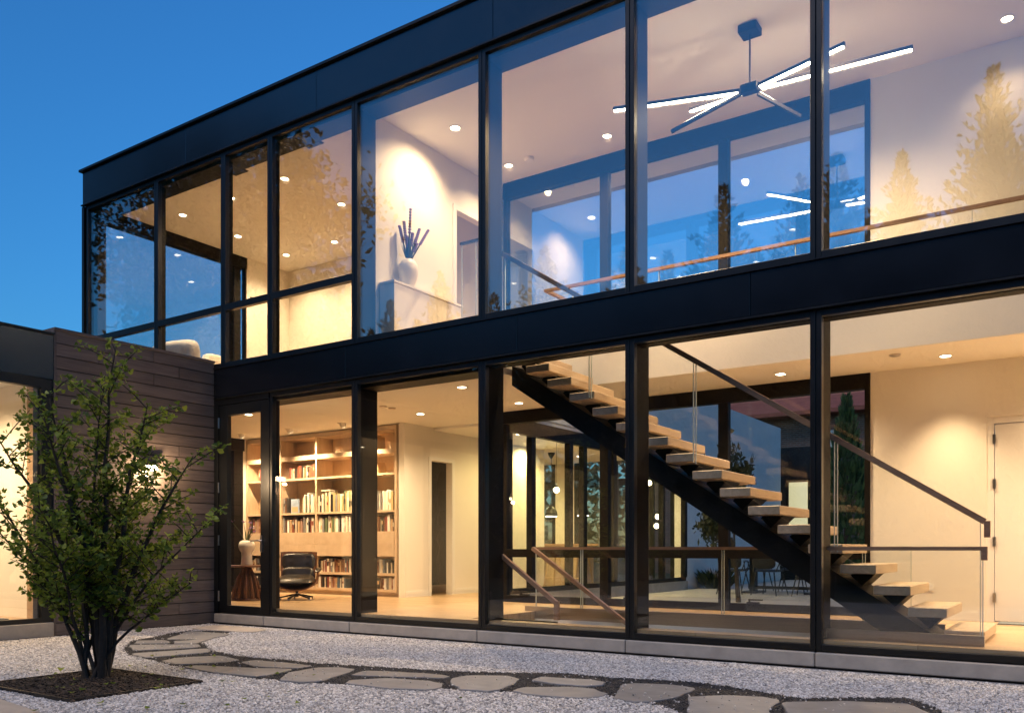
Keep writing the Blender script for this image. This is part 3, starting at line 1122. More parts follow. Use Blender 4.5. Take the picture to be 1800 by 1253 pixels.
GL = 'ceiling downlights of the lower rooms'
GU = 'ceiling downlights of the upper rooms'
PL, PU = 84, 142
for x, y, lab in [
    (-6.593, 1.042, 'lit round downlight nearest the glass in the lower hall ceiling left of the stair'),
    (-8.414, 2.403, 'lit round downlight in the lower ceiling straight above the pale wall corner'),
    (-8.438, 3.75, 'lit round downlight deepest in the lower passage ceiling'),
    (-6.657, 2.428, 'lit round downlight in the lower ceiling beside the top of the black stringer'),
    (-3.037, 2.464, 'lit round downlight on the lit ceiling band above the sloping handrail'),
    (-1.315, 2.486, 'lit round downlight washing the cream wall left of the white door'),
    (0.4, 2.486, 'lit round downlight in the lower ceiling in front of the white door'),
    (2.0, 2.2, 'lit round downlight of the lower hall past the right edge of the picture'),
]:
    downlight(x, y, C1, lab, PL * (.5 if y > 3.5 else 3.0 if x > 1 else 1.5 if x > 0 else .75 if x > -2 else 1), GL, size=88 if -2 < x < 0 else 140)
for x, y, lab in ((-12.3, 1.0, 'lit downlight behind the lintel over the side table'), (-10.6, 1.0, 'lit downlight behind the lintel over the lounge chair')):
    downlight(x, y, C1, lab, PL, GL)
for x, y, lab in [
    (-5.316, 2.498, 'lit round downlight upstairs right of the tall mullion above the rear window head'),
    (-6.878, 2.50, 'lit round downlight upstairs above the left end of the rear window head'),
    (-0.757, 2.549, 'lit round downlight upstairs at the far right above the chandelier'),
    (-4.27, 1.21, 'added stair fill downlight upstairs, unseen behind the mullion left of the chandelier'),  # added lamp, kept out of sight, to brighten the treads and stair well
    (-2.26, 1.21, 'added stair fill downlight upstairs, unseen behind the mullion right of the chandelier'),  # its added twin over the void, likewise unseen, for the lower treads
    (-12.278, 1.04, 'lit round downlight in the leftmost upper room, nearest the house corner'),
    (-11.062, 1.037, 'lit round downlight by the narrow upper bay, second from the house corner'),
    (-12.313, 2.156, 'lit round downlight above the black header of the upper end window'),
    (-9.836, 1.023, 'lit round downlight high at the left in the reflected tree window'),
    (-9.827, 2.164, 'lit round downlight at the right edge of the reflected tree window'),
    (-11.129, 3.291, 'lit round downlight low in the reflected tree window, the right one of two'),
    (-12.362, 3.277, 'lit round downlight low in the reflected tree window, the left one of two'),
]:
    downlight(x, y, C2, lab, PU * (1.8 if y == 1.21 else .09 if x > -1 else .5 if x < -9 else .35 if x < -6 else .85), GU, size=125 if x > -2 else 140)
# the wall washer aimed at the vase
t = downlight(-6.834, 1.213, C2, 'bright recessed spotlight aimed at the wall over the white vase', 75, GU, size=125, aim=(-7.45, 1.1, 4.9), blend=1.0, r=0.06)
# angled spots over the bookcase
for x, y, lab in [(-12.546, 2.414, 'tilted gimbal spotlight over the left end of the bookcase, seen through the door'),
                  (-11.312, 2.423, 'tilted gimbal spotlight over the middle of the bookcase above the armchair'),
                  (-10.094, 2.454, 'tilted gimbal spotlight over the right half of the bookcase')]:
    t = empty('gimbal_spotlight', (x, y, C1), lab, 'spotlight', 'gimbal spotlights over the bookcase')
    MB().lathe((x, y, C1), [(0.085, 0), (0.085, -0.008), (0.06, -0.009), (0.058, -0.003)], 20).build('trim', M_white, t)
    a = Vector((x, y, C1 - .012))
    d = Vector((0, .55, -.85)).normalized()
    MB().tube([a - d * .02, a + d * .05], [0.05, 0.05], 16).build('barrel', M_white, t)
    MB().tube([a + d * .0505, a + d * .053], [0.042, 0.042], 16).build('lens', M_lamp, t)
    spot(t, a + d * .08, 105, 100, 0.9, aim=a + d * 2, rad=0.03)
for x, y, lab in [(-8.421, 1.585, 'small unlit round ceiling cap in the lower ceiling, the left of a close pair'),
                  (-8.414, 1.769, 'small unlit round ceiling cap in the lower ceiling, the right of a close pair'),
                  (-1.745, 2.131, 'small unlit round ceiling cap on the lit band left of the far right downlight')]:
    t = tag(MB().lathe((x, y, C1), [(0.055, 0), (0.055, -0.012), (0.04, -0.02), (0.0, -0.021)], 16).build('ceiling_speaker', M_channel), lab, 'ceiling speaker')
t = tag(MB().lathe((-6.513, 2.467, C2), [(0.07, 0), (0.07, -0.025), (0.05, -0.04), (0, -0.042)], 18).build('smoke_detector', M_white),
        'white round smoke detector on the upper ceiling between two downlights', 'smoke detector')
for x, lab in ((-8.673, 'dark square air grille on the upper ceiling in the reflected tree window'),
               (-10.203, 'dark square air grille on the upper ceiling by the narrow bay')):
    t = empty('air_grille', (x, .47, C2), lab, 'air grille', 'square air grilles near the upper windows')
    MB().box(x - .14, x + .14, .40, .56, C2 - .01, C2 - .001).build('frame', M_bronze, t)
    for k in range(4):
        MB().box(x - .12, x + .12, .42 + k * .035, .435 + k * .035, C2 - .016, C2 - .011).build('slat', M_steel, t)

# chandelier
ch = empty('chandelier', (-2.977, 1.213, C2), 'linear chandelier of crossing light bars hanging on a thin rod upstairs', 'chandelier')
MB().box(-3.075, -2.88, 1.12, 1.306, C2 - .085, C2 - .001).build('canopy', M_bronze, ch, bevel=0.006)
MB().tube([(-2.977, 1.213, C2 - .085), (-2.977, 1.213, 5.83)], 0.009, 8).build('rod', M_bronze, ch)
hub = Vector((-2.977, 1.213, 5.78))
MB().box(-3.07, -2.885, 1.16, 1.266, 5.74, 5.83).build('hub', M_bronze, ch, bevel=0.01)
ARMS = [
    ((-4.45, 1.0, 5.904), 1),
    ((-3.813, 1.65, 5.99), 1),
    ((-1.974, 0.95, 5.798), 1),
    ((-1.469, 1.5, 5.866), 1),
    ((-3.692, 0.85, 5.387), 0),
    ((-2.597, 1.7, 5.594), 0)]
for tip, lit in ARMS:
    tip = Vector(tip)
    d = (tip - hub).normalized()
    a = hub + d * 0.10
    MB().bar(a, tip, 0.028, 0.036).build('arm', M_bronze, ch)
    s_ = d.cross(Vector((0, 0, 1))).normalized()
    u = s_.cross(d)
    if u.z < 0:
        u = -u
    f_ = -u if lit else u
    MB().bar(a + d * .02 + f_ * .026, tip - d * .012 + f_ * (.026 if lit else .0192), 0.03 if lit else .012, 0.014 if lit else .002).build('light_strip', M_bar, ch)
# ------------------------------------------------------------------ bookcase and books
bc = empty('bookcase', (-11.2, 3.2, ZF), 'wall wide oak bookcase with open shelves and two rows of drawers', 'bookcase')
DX = [-13.07, -12.155, -11.244, -10.33, -9.41]     # upright centres
Y0, Y1 = 2.96, 3.34
SH = [(2.582, 2.659), (2.232, 2.267), (1.624, 1.658), (0.585, 0.625)]
for x in DX:
    MB().box(x - .02, x + .02, Y0, Y1, 0.36, 2.96).build('upright', M_cab, bc)
MB().box(-13.09, -9.39, Y0 - .004, Y1, 2.962, 3.035).build('cornice', M_cab, bc)
MB().box(-13.09, -9.39, Y1 + .001, Y1 + .02, 0.3, 2.96).build('back_panel', M_cab, bc)
MB().box(-13.085, -9.395, Y0 + .05, Y1, ZF + .001, 0.315).build('base', M_cab, bc)
MB().box(-13.09, -9.39, Y0, Y1, 0.317, 0.358).build('shelf', M_cab, bc)
for z0, z1 in SH:
    for a, b in zip(DX, DX[1:]):
        MB().box(a + .021, b - .021, Y0 + .003, Y1, z0, z1).build('shelf', M_cab, bc)
for a, b in zip(DX, DX[1:]):
    MB().box(a + .021, b - .021, Y0 + .03, Y1, 0.905, 1.285).build('drawer_box', M_cab, bc)
    MB().box(a - .018, b - .022, Y0 - .012, Y0 - .002, 1.102, 1.295).build('drawer_front', M_cab, bc)
    MB().box(a - .018, b - .022, Y0 - .012, Y0 - .002, 0.902, 1.098).build('drawer_front', M_cab, bc)
    MB().box(a + .021, b - .021, Y0 + .003, Y1, 1.2955, 1.31).build('shelf', M_cab, bc)

PAL = {'cream': (0.62, 0.55, 0.42), 'white': (0.72, 0.70, 0.64), 'tan': (0.42, 0.28, 0.15), 'brown': (0.13, 0.06, 0.03),
       'black': (0.018, 0.016, 0.016), 'red': (0.20, 0.045, 0.03), 'rust': (0.24, 0.10, 0.05), 'grey': (0.2, 0.2, 0.2),
       'blue': (0.06, 0.10, 0.15), 'teal': (0.06, 0.12, 0.12), 'green': (0.10, 0.13, 0.07), 'yellow': (0.42, 0.33, 0.15), 'pink': (0.38, 0.24, 0.19)}
BM = {k: simple('book_cover_' + k, v, 0.5, var=0.1, vscale=14, random_value=0.12) for k, v in PAL.items()}
M_page = simple('book_pages', (0.66, 0.6, 0.48), 0.8)
M_pic = simple('picture_cover', (0.25, 0.32, 0.42), 0.4, var=0.4, vscale=9)
BAYN = ['first bay', 'second bay', 'third bay', 'fourth bay']
ROWN = {1: 'top shelf', 2: 'second shelf', 3: 'third shelf', 4: 'fourth shelf', 5: 'fifth shelf', 6: 'lowest shelf'}
ORD = ['first', 'second', 'third', 'fourth', 'fifth', 'sixth', 'seventh', 'eighth', 'ninth', 'tenth', 'eleventh', 'twelfth',
       'thirteenth', 'fourteenth', 'fifteenth', 'sixteenth', 'seventeenth', 'eighteenth', 'nineteenth', 'twentieth',
       'twenty-first', 'twenty-second', 'twenty-third', 'twenty-fourth', 'twenty-fifth', 'twenty-sixth', 'twenty-seventh', 'twenty-eighth']
ROWZ = {1: 2.660, 2: 2.268, 3: 1.659, 4: 1.311, 5: 0.626, 6: 0.359}
LIGHT = ['cream', 'white', 'white', 'cream', 'tan', 'grey', 'black', 'green', 'cream', 'yellow']
MIX = ['cream', 'white', 'red', 'rust', 'blue', 'black', 'tan', 'brown', 'grey', 'pink', 'cream', 'black', 'cream', 'white', 'brown', 'black']
DARK = ['brown', 'red', 'black', 'red', 'rust', 'cream', 'brown', 'teal', 'pink']
rng = random.Random(21)


def fill_books(bay, row, x0, x1, pal, h0, h1, lean=0.0, wmin=.026, wmax=.052, n0=0):
    x = x0
    n = 0
    z = ROWZ[row]
    prev = None
    while x < x1 - 0.02 and n < 26:
        w_ = rng.uniform(wmin, wmax)
        if x + w_ > x1:
            break
        h_ = rng.uniform(h0, h1)
        d_ = rng.uniform(.15, .21)
        c_ = rng.choice(pal)
        if c_ == prev:
            c_ = rng.choice(pal)
        prev = c_
        y0 = Y0 + .02 + rng.uniform(0, .03)
        tall = 'tall' if h_ > (h0 + h1) / 2 + .01 else 'short'
        thick = 'thick' if w_ > .036 else 'slim'
        t_ = empty('book', (x + w_ / 2, y0 + d_ / 2, z), f'{tall} {thick} {c_} book, {ORD[n + n0]} from left, {ROWN[row]}, {BAYN[bay]} of bookcase',
                   'book', 'books on the bookcase')
        cv = MB()
        cv.box(-w_ / 2, w_ / 2, -d_ / 2, -d_ / 2 + .004, .001, h_)
        cv.box(-w_ / 2, -w_ / 2 + .003, -d_ / 2 + .004, d_ / 2, .001, h_)
        cv.box(w_ / 2 - .003, w_ / 2, -d_ / 2 + .004, d_ / 2, .001, h_)
        o_ = cv.build('cover', BM[c_], t_, local=True)
        pg = MB().box(-w_ / 2 + .003, w_ / 2 - .003, -d_ / 2 + .004, d_ / 2 - .006, .004, h_ - .006)
        pg.build('pages', M_page, t_, local=True)
        if rng.random() < .35:
            lb = rng.choice(['white', 'black', 'cream', 'red', 'yellow', 'tan'])
            a_ = rng.uniform(.15, .6) * h_
            MB().box(-w_ / 2 + .004, w_ / 2 - .004, -d_ / 2 - .0012, -d_ / 2 - .0002, a_, a_ + h_ * rng.uniform(.15, .35)).build('spine_label', BM[lb], t_, local=True)
        if lean:
            t_.rotation_euler = (0, lean * rng.uniform(.7, 1.2), 0)
            t_.location.x += h_ * .5 * abs(lean) * (1 if lean < 0 else -1) * 0
            x += w_ + h_ * .02
        x += w_ + rng.uniform(.0008, .004)
        n += 1


e = .026
fill_books(3, 1, -10.0, -9.80, ['tan', 'brown'], .20, .24, -0.12, .05, .07)
fill_books(0, 2, -12.78, -12.58, DARK, .20, .25)
fill_books(1, 2, -11.94, -11.27, DARK, .17, .235)
fill_books(3, 2, -10.02, -9.78, ['white', 'white', 'tan'], .17, .20, -0.22)
fill_books(0, 3, -12.76, -12.58, ['tan', 'grey'], .20, .26)
fill_books(1, 3, -12.11, -11.98, ['brown', 'black', 'grey'], .24, .29)
fill_books(1, 3, -11.60, -11.27, ['white', 'green', 'cream', 'teal', 'white'], .24, .36, n0=5)
fill_books(2, 3, DX[2] + e, DX[3] - e, LIGHT, .27, .36)
fill_books(3, 3, DX[3] + .35, DX[4] - e, ['cream', 'grey', 'white', 'yellow', 'black'], .27, .34)
for b_ in range(4):
    bx0, bx1 = DX[b_] + e, DX[b_ + 1] - e
    if b_ == 0:
        bx1 = -12.58      # the rest stands behind the door post
    if b_ == 3:
        bx0 = -9.98       # likewise behind the mullion
    fill_books(b_, 4, bx0, bx1, MIX if b_ != 2 else LIGHT, .20, .285)
    fill_books(b_, 5, bx0, bx1, MIX, .17, .235)
    fill_books(b_, 6, bx0, bx1 - (.2 if b_ == 2 else 0), MIX, .15, .20)
t = empty('picture_book', (-11.83, 3.02, ROWZ[3]), 'large picture book with a blue and beige cover standing face out', 'book')
MB().box(-11.93, -11.73, 3.01, 3.03, ROWZ[3] + .001, ROWZ[3] + .25).build('cover', M_pic, t)
MB().box(-11.91, -11.75, 3.006, 3.0095, ROWZ[3] + .02, ROWZ[3] + .11).build('picture', BM['tan'], t)
t = empty('stacked_book', (-11.0, 3.07, ROWZ[3] + .37), 'dark book lying flat on top of the white row in the third bay', 'book')
MB().box(-11.14, -10.92, 2.99, 3.16, ROWZ[3] + .362, ROWZ[3] + .385).build('cover', BM['cream'], t)

# ------------------------------------------------------------------ lounge chair
lcx, lcy = -10.26, 1.65
lch = empty('lounge_chair', (lcx, lcy, ZF), 'black leather swivel lounge chair with walnut shell facing the window', 'armchair', rz=R(42))


def cushion(name, w_, h_, d_, mat, parent, loc, rot, pinch=0.03, tufts=()):
    bm = bmesh.new()
    bmesh.ops.create_grid(bm, x_segments=18, y_segments=12, size=0.5)
    top = [v.co.copy() for v in bm.verts]
    bm.free()
    nx, ny = 19, 13
    v_, f_ = [], []
    for side in (1, -1):
        for j in range(ny):
            for i in range(nx):
                u = -1 + 2 * i / (nx - 1)
                t = -1 + 2 * j / (ny - 1)
                # superellipse outline
                k = (abs(u) ** 4 + abs(t) ** 4) ** .25
                mx_ = max(abs(u), abs(t), 1e-6)
                s2 = mx_ / k if k > 1e-6 else 1
                uu, tt = u * s2, t * s2
                prof_ = max(0.0, 1 - mx_ ** 5) ** .5
                dz = d_ / 2 * prof_
                for (a, b) in tufts:
                    r2 = ((uu - a) * w_ / 2) ** 2 + ((tt - b) * h_ / 2) ** 2
                    dz -= pinch * math.exp(-r2 / .0016)
                v_.append((uu * w_ / 2, tt * h_ / 2, side * dz if side > 0 else -d_ / 2 * prof_ * .6))
    n0 = nx * ny
    for s2 in (0, 1):
        for j in range(ny - 1):
            for i in range(nx - 1):
                q = [s2 * n0 + j * nx + i, s2 * n0 + j * nx + i + 1, s2 * n0 + (j + 1) * nx + i + 1, s2 * n0 + (j + 1) * nx + i]
                f_.append(tuple(q if s2 == 0 else q[::-1]))
    mb_ = MB()
    mt = Matrix.Translation(loc) @ Matrix.Rotation(rot[2], 4, 'Z') @ Matrix.Rotation(rot[0], 4, 'X')
    mb_.add([mt @ Vector(q) for q in v_], f_)
    o_ = mb_.build(name, mat, parent, smooth=True, local=True)
    return o_


# front of the chair faces -y
cushion('back_cushion', .64, .31, .10, M_leather, lch, (0, .27, .60), (R(78), 0, 0), .022, ((-.5, .35), (.5, .35), (-.5, -.45), (.5, -.45)))
cushion('lumbar_cushion', .60, .26, .09, M_leather, lch, (0, .17, .405), (R(68), 0, 0), .016, ((-.5, 0), (.5, 0)))
cushion('seat_cushion', .68, .58, .14, M_leather, lch, (0, -.13, .315), (R(8), 0, 0), .0)


def shell(w_, h_, bow, loc, rx, name):
    v_, f_ = [], []
    nx, ny = 13, 5
    for k in (0, 1):
        for j in range(ny):
            for i in range(nx):
                u = -1 + 2 * i / (nx - 1)
                t = -1 + 2 * j / (ny - 1)
                z_ = bow * (u * u) - k * .014
                v_.append((u * w_ / 2, t * h_ / 2 * (1 - .12 * u ** 4), z_))
    n0 = nx * ny
    for k in (0, 1):
        for j in range(ny - 1):
            for i in range(nx - 1):
                q = (k * n0 + j * nx + i, k * n0 + j * nx + i + 1, k * n0 + (j + 1) * nx + i + 1, k * n0 + (j + 1) * nx + i)
                f_.append(q if k == 0 else q[::-1])
    for j in range(ny - 1):
        for i in (0, nx - 1):
            q = (j * nx + i, (j + 1) * nx + i, n0 + (j + 1) * nx + i, n0 + j * nx + i)
            f_.append(q)
    for i in range(nx - 1):
        for j in (0, ny - 1):
            q = (j * nx + i, j * nx + i + 1, n0 + j * nx + i + 1, n0 + j * nx + i)
            f_.append(q)
    mt = Matrix.Translation(loc) @ Matrix.Rotation(rx, 4, 'X')
    MB().add([mt @ Vector(q) for q in v_], f_).build(name, M_walnut, lch, smooth=False, local=True)


shell(.70, .35, .05, (0, .325, .60), R(78), 'back_shell')
shell(.66, .30, .05, (0, .235, .40), R(68), 'lumbar_shell')
shell(.76, .62, .10, (0, -.12, .205), R(8), 'seat_shell')
for s_ in (-1, 1):
    cushion('armrest', .10, .34, .07, M_leather, lch, (s_ * .395, -.02, .47), (R(6), 0, R(-6 * s_)), 0)
    MB().bar((s_ * .36, .05, .25), (s_ * .39, .02, .44), .05, .02).build('arm_support', M_walnut, lch, local=True)
MB().bar((-.12, .31, .36), (-.12, .34, .56), .03, .012, up=(0, 1, 0)).bar((.12, .31, .36), (.12, .34, .56), .03, .012, up=(0, 1, 0)).build('back_brace', M_steel, lch, local=True)
MB().tube([(0, -.06, .05), (0, -.06, .20)], [.03, .026], 12).build('swivel_post', M_steel, lch, local=True)
MB().lathe((0, -.06, .088), [(0.034, 0), (.034, .022)], 12).build('post_collar', M_chrome, lch, local=True)
for k in range(5):
    a = R(90 + 72 * k + 14)
    b_ = MB()
    p0 = Vector((0, -.06, .095))
    p1 = p0 + Vector((math.cos(a) * .33, math.sin(a) * .33, -.06))
    b_.bar(p0, p1, .035, .025)
    o_ = b_.build('base_leg', M_steel, lch, local=True)
    MB().lathe((p1.x, p1.y, 0.001), [(.016, 0), (.018, .012), (.012, .024)], 10).build('glide', M_chrome, o_, local=True)

lch.scale = (.80, .80, .96)

# side table with vase
st = empty('side_table', (-10.78, 1.11, ZF), 'walnut pedestal side table with fluted base beside the lounge chair', 'side table')
x, y = -10.78, 1.11
MB().lathe((x, y, ZF), [(.31, .505), (.325, .515), (.325, .528), (.30, .534), (0.0, .534)], 36).build('top', M_walnut, st)
MB().lathe((x, y, ZF), [(.235, .002), (.24, .012), (.235, .024), (0.0, .026)], 32).build('base', M_walnut, st)
ped = []
for z, r_ in ((.027, .185), (.15, .165), (.32, .125), (.44, .07), (.504, .05)):
    ped.append((z, r_))
mbp = MB()
seg = 48
v_, f_ = [], []
for z, r_ in ped:
    for k in range(seg):
        a = 2 * PI * k / seg
        rr_ = r_ * .45
        v_.append((x + rr_ * math.cos(a), y + rr_ * math.sin(a), ZF + z))
for i in range(len(ped) - 1):
    for k in range(seg):
        f_.append((i * seg + k, i * seg + (k + 1) % seg, (i + 1) * seg + (k + 1) % seg, (i + 1) * seg + k))
mbp.add(v_, f_)
mbp.build('pedestal', M_walnut, st)
for k in range(12):
    a = PI / 6 * k
    pts = [(x + r_ * 1.12 * math.cos(a + PI / 12), y + r_ * 1.12 * math.sin(a + PI / 12), ZF + z) for z, r_ in ped]
    MB().tube(pts, [.030, .027, .022, .013, .008], 6).build('flute', M_walnut, st)
vz = ZF + .535
va = empty('vase', (x, y, vz), 'cream ceramic vase with a round shoulder on the side table', 'vase')
MB().lathe((x, y, vz), [(.085, .001), (.088, .01), (.078, .12), (.080, .19), (.105, .225), (.120, .27), (.122, .31), (.105, .355), (.07, .378), (.06, .375), (.055, .34)], 28).build('body', M_ceramic, va, smooth=True)
fb = empty('iris_bunch', (x, y, vz + .30), 'bunch of purple irises with long green stems in the cream vase', 'flowers')
rg = random.Random(4)
for k in range(11):
    a = rg.uniform(0, 2 * PI)
    t = rg.uniform(.08, .24)
    tip = Vector((x + math.cos(a) * t, y + math.sin(a) * t, vz + rg.uniform(.50, .66)))
    s0 = Vector((x + math.cos(a) * .02, y + math.sin(a) * .02, vz + .34))
    mid = s0.lerp(tip, .5) + Vector((0, 0, .03))
    o_ = MB().tube([s0, mid, tip], [.005, .0045, .003], 5).build('stem', M_green, fb)
    if k < 6:
        pm_ = MB()
        for q in range(6):
            an = q * PI / 3 + rg.random()
            u = Vector((math.cos(an), math.sin(an), rg.uniform(.2, 1.0))).normalized()
            s2 = Vector((-math.sin(an), math.cos(an), 0))
            e1 = tip + u * .055
            pm_.add([tip, tip + u * .03 + s2 * .014, e1, tip + u * .03 - s2 * .014], [(0, 1, 2, 3)])
        pm_.build('petals', M_purple, o_)
    else:
        lf = MB()
        s2 = Vector((-math.sin(a), math.cos(a), 0)) * .010
        lf.add([s0 - s2, s0 + s2, mid + s2, tip + Vector((0, 0, .02)), mid - s2], [(0, 1, 2, 3, 4)])
        lf.build('blade_leaf', M_green, o_)

# vase upstairs
x, y, z = -7.31, 0.85, 4.352
va = empty('vase', (x, y, z), 'large plain white vase standing on the half wall upstairs', 'vase')
MB().lathe((x, y, z), [(.06, .001), (.075, .02), (.11, .12), (.125, .22), (.118, .30), (.085, .355), (.05, .375), (.042, .37)], 28).build('body', M_ceramic, va, smooth=True)
fb = empty('flower_spikes', (x, y, z + .35), 'tall purple flower spikes in the white vase upstairs', 'flowers')
for k, (dx, dy, h_) in enumerate([(-.06, -.10, .78), (-.02, -.06, .84), (.02, .02, 1.02), (.02, .06, .72), (.05, .16, .80), (.08, .30, .82), (.0, -.03, .66), (.04, .12, .60)]):
    s0 = Vector((x + dx * .1, y + dy * .1, z + .36))
    tip = Vector((x + dx, y + dy, z + h_))
    o_ = MB().tube([s0, s0.lerp(tip, .5), tip], [.012, .010, .006], 6).build('stem', M_dstem, fb)
    b_ = MB()
    n_ = 9
    for q in range(n_):
        c_ = s0.lerp(tip, .55 + .45 * q / (n_ - 1))
        b_.lathe((c_.x, c_.y, c_.z - .012), [(.004, 0), (.025, .008), (.020, .02), (.004, .028)], 7)
    b_.build('blossom_spike', M_purple, o_)

for k in range(16):
    a = rg.uniform(0, 2 * PI)
    s0 = Vector((x + .02 * math.cos(a), y + .02 * math.sin(a), z + .36))
    tp_ = s0 + Vector((math.cos(a) * rg.uniform(.02, .10), math.sin(a) * rg.uniform(.02, .12), rg.uniform(.12, .34)))
    s2 = Vector((-math.sin(a), math.cos(a), 0)) * .012
    md_ = s0.lerp(tp_, .5)
    MB().add([s0 - s2, s0 + s2, md_ + s2, tp_, md_ - s2], [(0, 1, 2, 3, 4)]).build('leaf', M_dstem, fb)

# white tufted armchair upstairs
sx, sy = -12.0, 0.95
so = empty('tufted_armchair', (sx, sy, ZU), 'white tufted armchair seen over the timber wall in the upper left room', 'armchair', rz=R(12))
cushion('back_cushion', .98, .50, .20, M_fabric, so, (0, -.28, .58), (R(96), 0, 0), .035, ((-.55, .1), (0, .1), (.55, .1)))
cushion('seat_cushion', .98, .78, .20, M_fabric, so, (0, .12, .36), (0, 0, 0), 0)
for s_ in (-1, 1):
    cushion('armrest', .16, .80, .40, M_fabric, so, (s_ * .55, .08, .42), (0, 0, 0), 0)
for a in (-.4, .4):
    for b in (-.3, .4):
        MB().tube([(a, b, .001), (a, b, .27)], [.018, .028], 8).build('leg', M_walnut, so, local=True)

# ------------------------------------------------------------------ kitchen wing behind the house
kw = empty('kitchen_wing', (-10, 7, 0), 'white stucco rear wing with a glazed ground floor beyond the stair', 'house wing')
KX = -7.30
KE = 9.85
MB().box(KX - .25, KX, 3.10, 16.6, C1 - .05, 4.38).build('wall', M_stucco, kw)
MB().box(KX - .25, KX, KE, 16.6, 0.0, C1 - .051).build('wall', M_stucco, kw)
MB().box(KX - .2, KX + .06, 3.12, KE, 0.0, .34).build('plinth_stone', M_stone, kw)
MB().box(-13.5, KX - .25, 3.7, 9.9, C1 - .04, C1).build('ceiling', M_ceil, kw)
MB().box(-13.5, KX - .252, 3.7, 9.95, 3.3, 4.3).build('roof', M_steel, kw)
fr = MB()
ps = [3.14, 3.79, 4.96, 5.44, 6.55, 7.6, 8.7, KE]
fr.box(KX - .08, KX + .02, 3.12, KE, 2.78, C1 - .052)
fr.box(KX - .08, KX + .02, 3.12, KE, .342, .42)
for q in ps:
    fr.box(KX - .08, KX + .02, q - .06, q + .06, .42, 2.78)
kwin = fr.build('window', M_bronze, kw)
for a, b in zip(ps, ps[1:]):
    MB().box(KX - .04, KX - .025, a + .06, b - .06, .42, 2.78).build('pane', M_backglass, kwin)
fw = MB()
fw.box(-13.5, -13.4, 3.7, 9.9, ZF, C1 - .041)
fw.box(-10.55, -10.05, 9.85, 9.95, ZF, C1 - .041)
fw.box(-13.4, -12.6, 9.85, 9.95, ZF, C1 - .041)
fw.box(-13.4, -9.34, 7.15, 7.2, ZF, C1 - .041)
fw.build('wall', M_wall, kw)
fr = MB()
for q in (-12.55, -11.6, -10.6, -10.0, -9.0, -8.1, -7.6):
    fr.box(q - .05, q + .05, 9.86, 9.94, ZF, C1 - .041)
fr.box(-12.6, -7.55, 9.855, 9.945, 2.45, 2.6)
o = fr.build('window', M_bronze, kw)
for a, b in ((-12.5, -11.65), (-11.55, -10.65), (-9.95, -9.05), (-8.95, -8.15)):
    MB().box(a, b, 9.89, 9.905, ZF, 2.45).build('pane', M_backglass, o)
    MB().box(a, b, 9.89, 9.905, 2.6, C1 - .042).build('pane', M_backglass, o)
for x, y in ((-8.3, 4.9), (-9.0, 6.4), (-8.2, 6.9), (-9.0, 8.4), (-8.2, 8.7), (-10.4, 8.4), (-11.8, 8.4)):
    pass
isl = empty('kitchen_island', (-8.9, 7.6, ZF), 'long kitchen island with a wooden top in the rear wing', 'kitchen island')
MB().box(-9.6, -8.55, 7.35, 8.05, ZF + .001, 1.08).build('cabinet', M_cab, isl)
MB().box(-10.1, -8.0, 7.25, 8.15, 1.082, 1.125).build('top', M_rail, isl)
stool = empty('counter_stool', (0, 0, ZF), 'ash counter stool', 'stool', 'wooden stools at the kitchen island')
for a, b in ((-1, -1), (1, -1), (1, 1), (-1, 1)):
    MB().tube([(a * .20, b * .20, .001), (a * .12, b * .12, .66)], [.014, .017], 7).build('leg', M_ltwood, stool, local=True)
for q in ((-.175, -.175, .175, -.175), (.175, .175, -.175, .175)):
    MB().tube([(q[0], q[1], .22), (q[2], q[3], .22)], .010, 6).build('stretcher', M_ltwood, stool, local=True)
MB().lathe((0, 0, .66), [(.17, 0), (.185, .015), (.18, .035), (.14, .032), (0, .028)], 20).build('seat', M_ltwood, stool, local=True)
for i, (x, y, lab) in enumerate([(-9.55, 6.95, 'light wood counter stool at the left end of the kitchen island'),
                                 (-8.75, 6.95, 'light wood counter stool at the middle of the kitchen island'),
                                 (-8.25, 6.95, 'light wood counter stool at the right end of the kitchen island')]):
    o = stool if i == 0 else copy_tree(stool)
    o.location = (x, y, ZF)
    o['label'] = lab
GP = 'pendant lamps in the kitchen'
for (x, y, lab) in [(-9.35, 7.7, 'dark dome pendant lamp over the kitchen island, the left of two'),
                    (-8.60, 7.7, 'dark dome pendant lamp over the kitchen island, the right of two')]:
    t = empty('pendant_lamp', (x, y, C1 - .04), lab, 'pendant lamp', GP)
    zc = C1 - .04
    MB().lathe((x, y, zc), [(.012, -.12), (.05, -.075), (.075, -.02), (.075, 0)], 18).build('canopy', M_blackp, t)
    MB().tube([(x, y, zc - .11), (x, y, 1.92)], .006, 6).build('cord', M_blackp, t)
    MB().lathe((x, y, 1.70), [(.128, 0), (.126, .06), (.10, .14), (.055, .19), (.012, .215)], 22).build('shade', M_blackp, t)
    MB().lathe((x, y, 1.688), [(.115, 0), (.115, .01)], 18).build('diffuser', M_lamp, t)
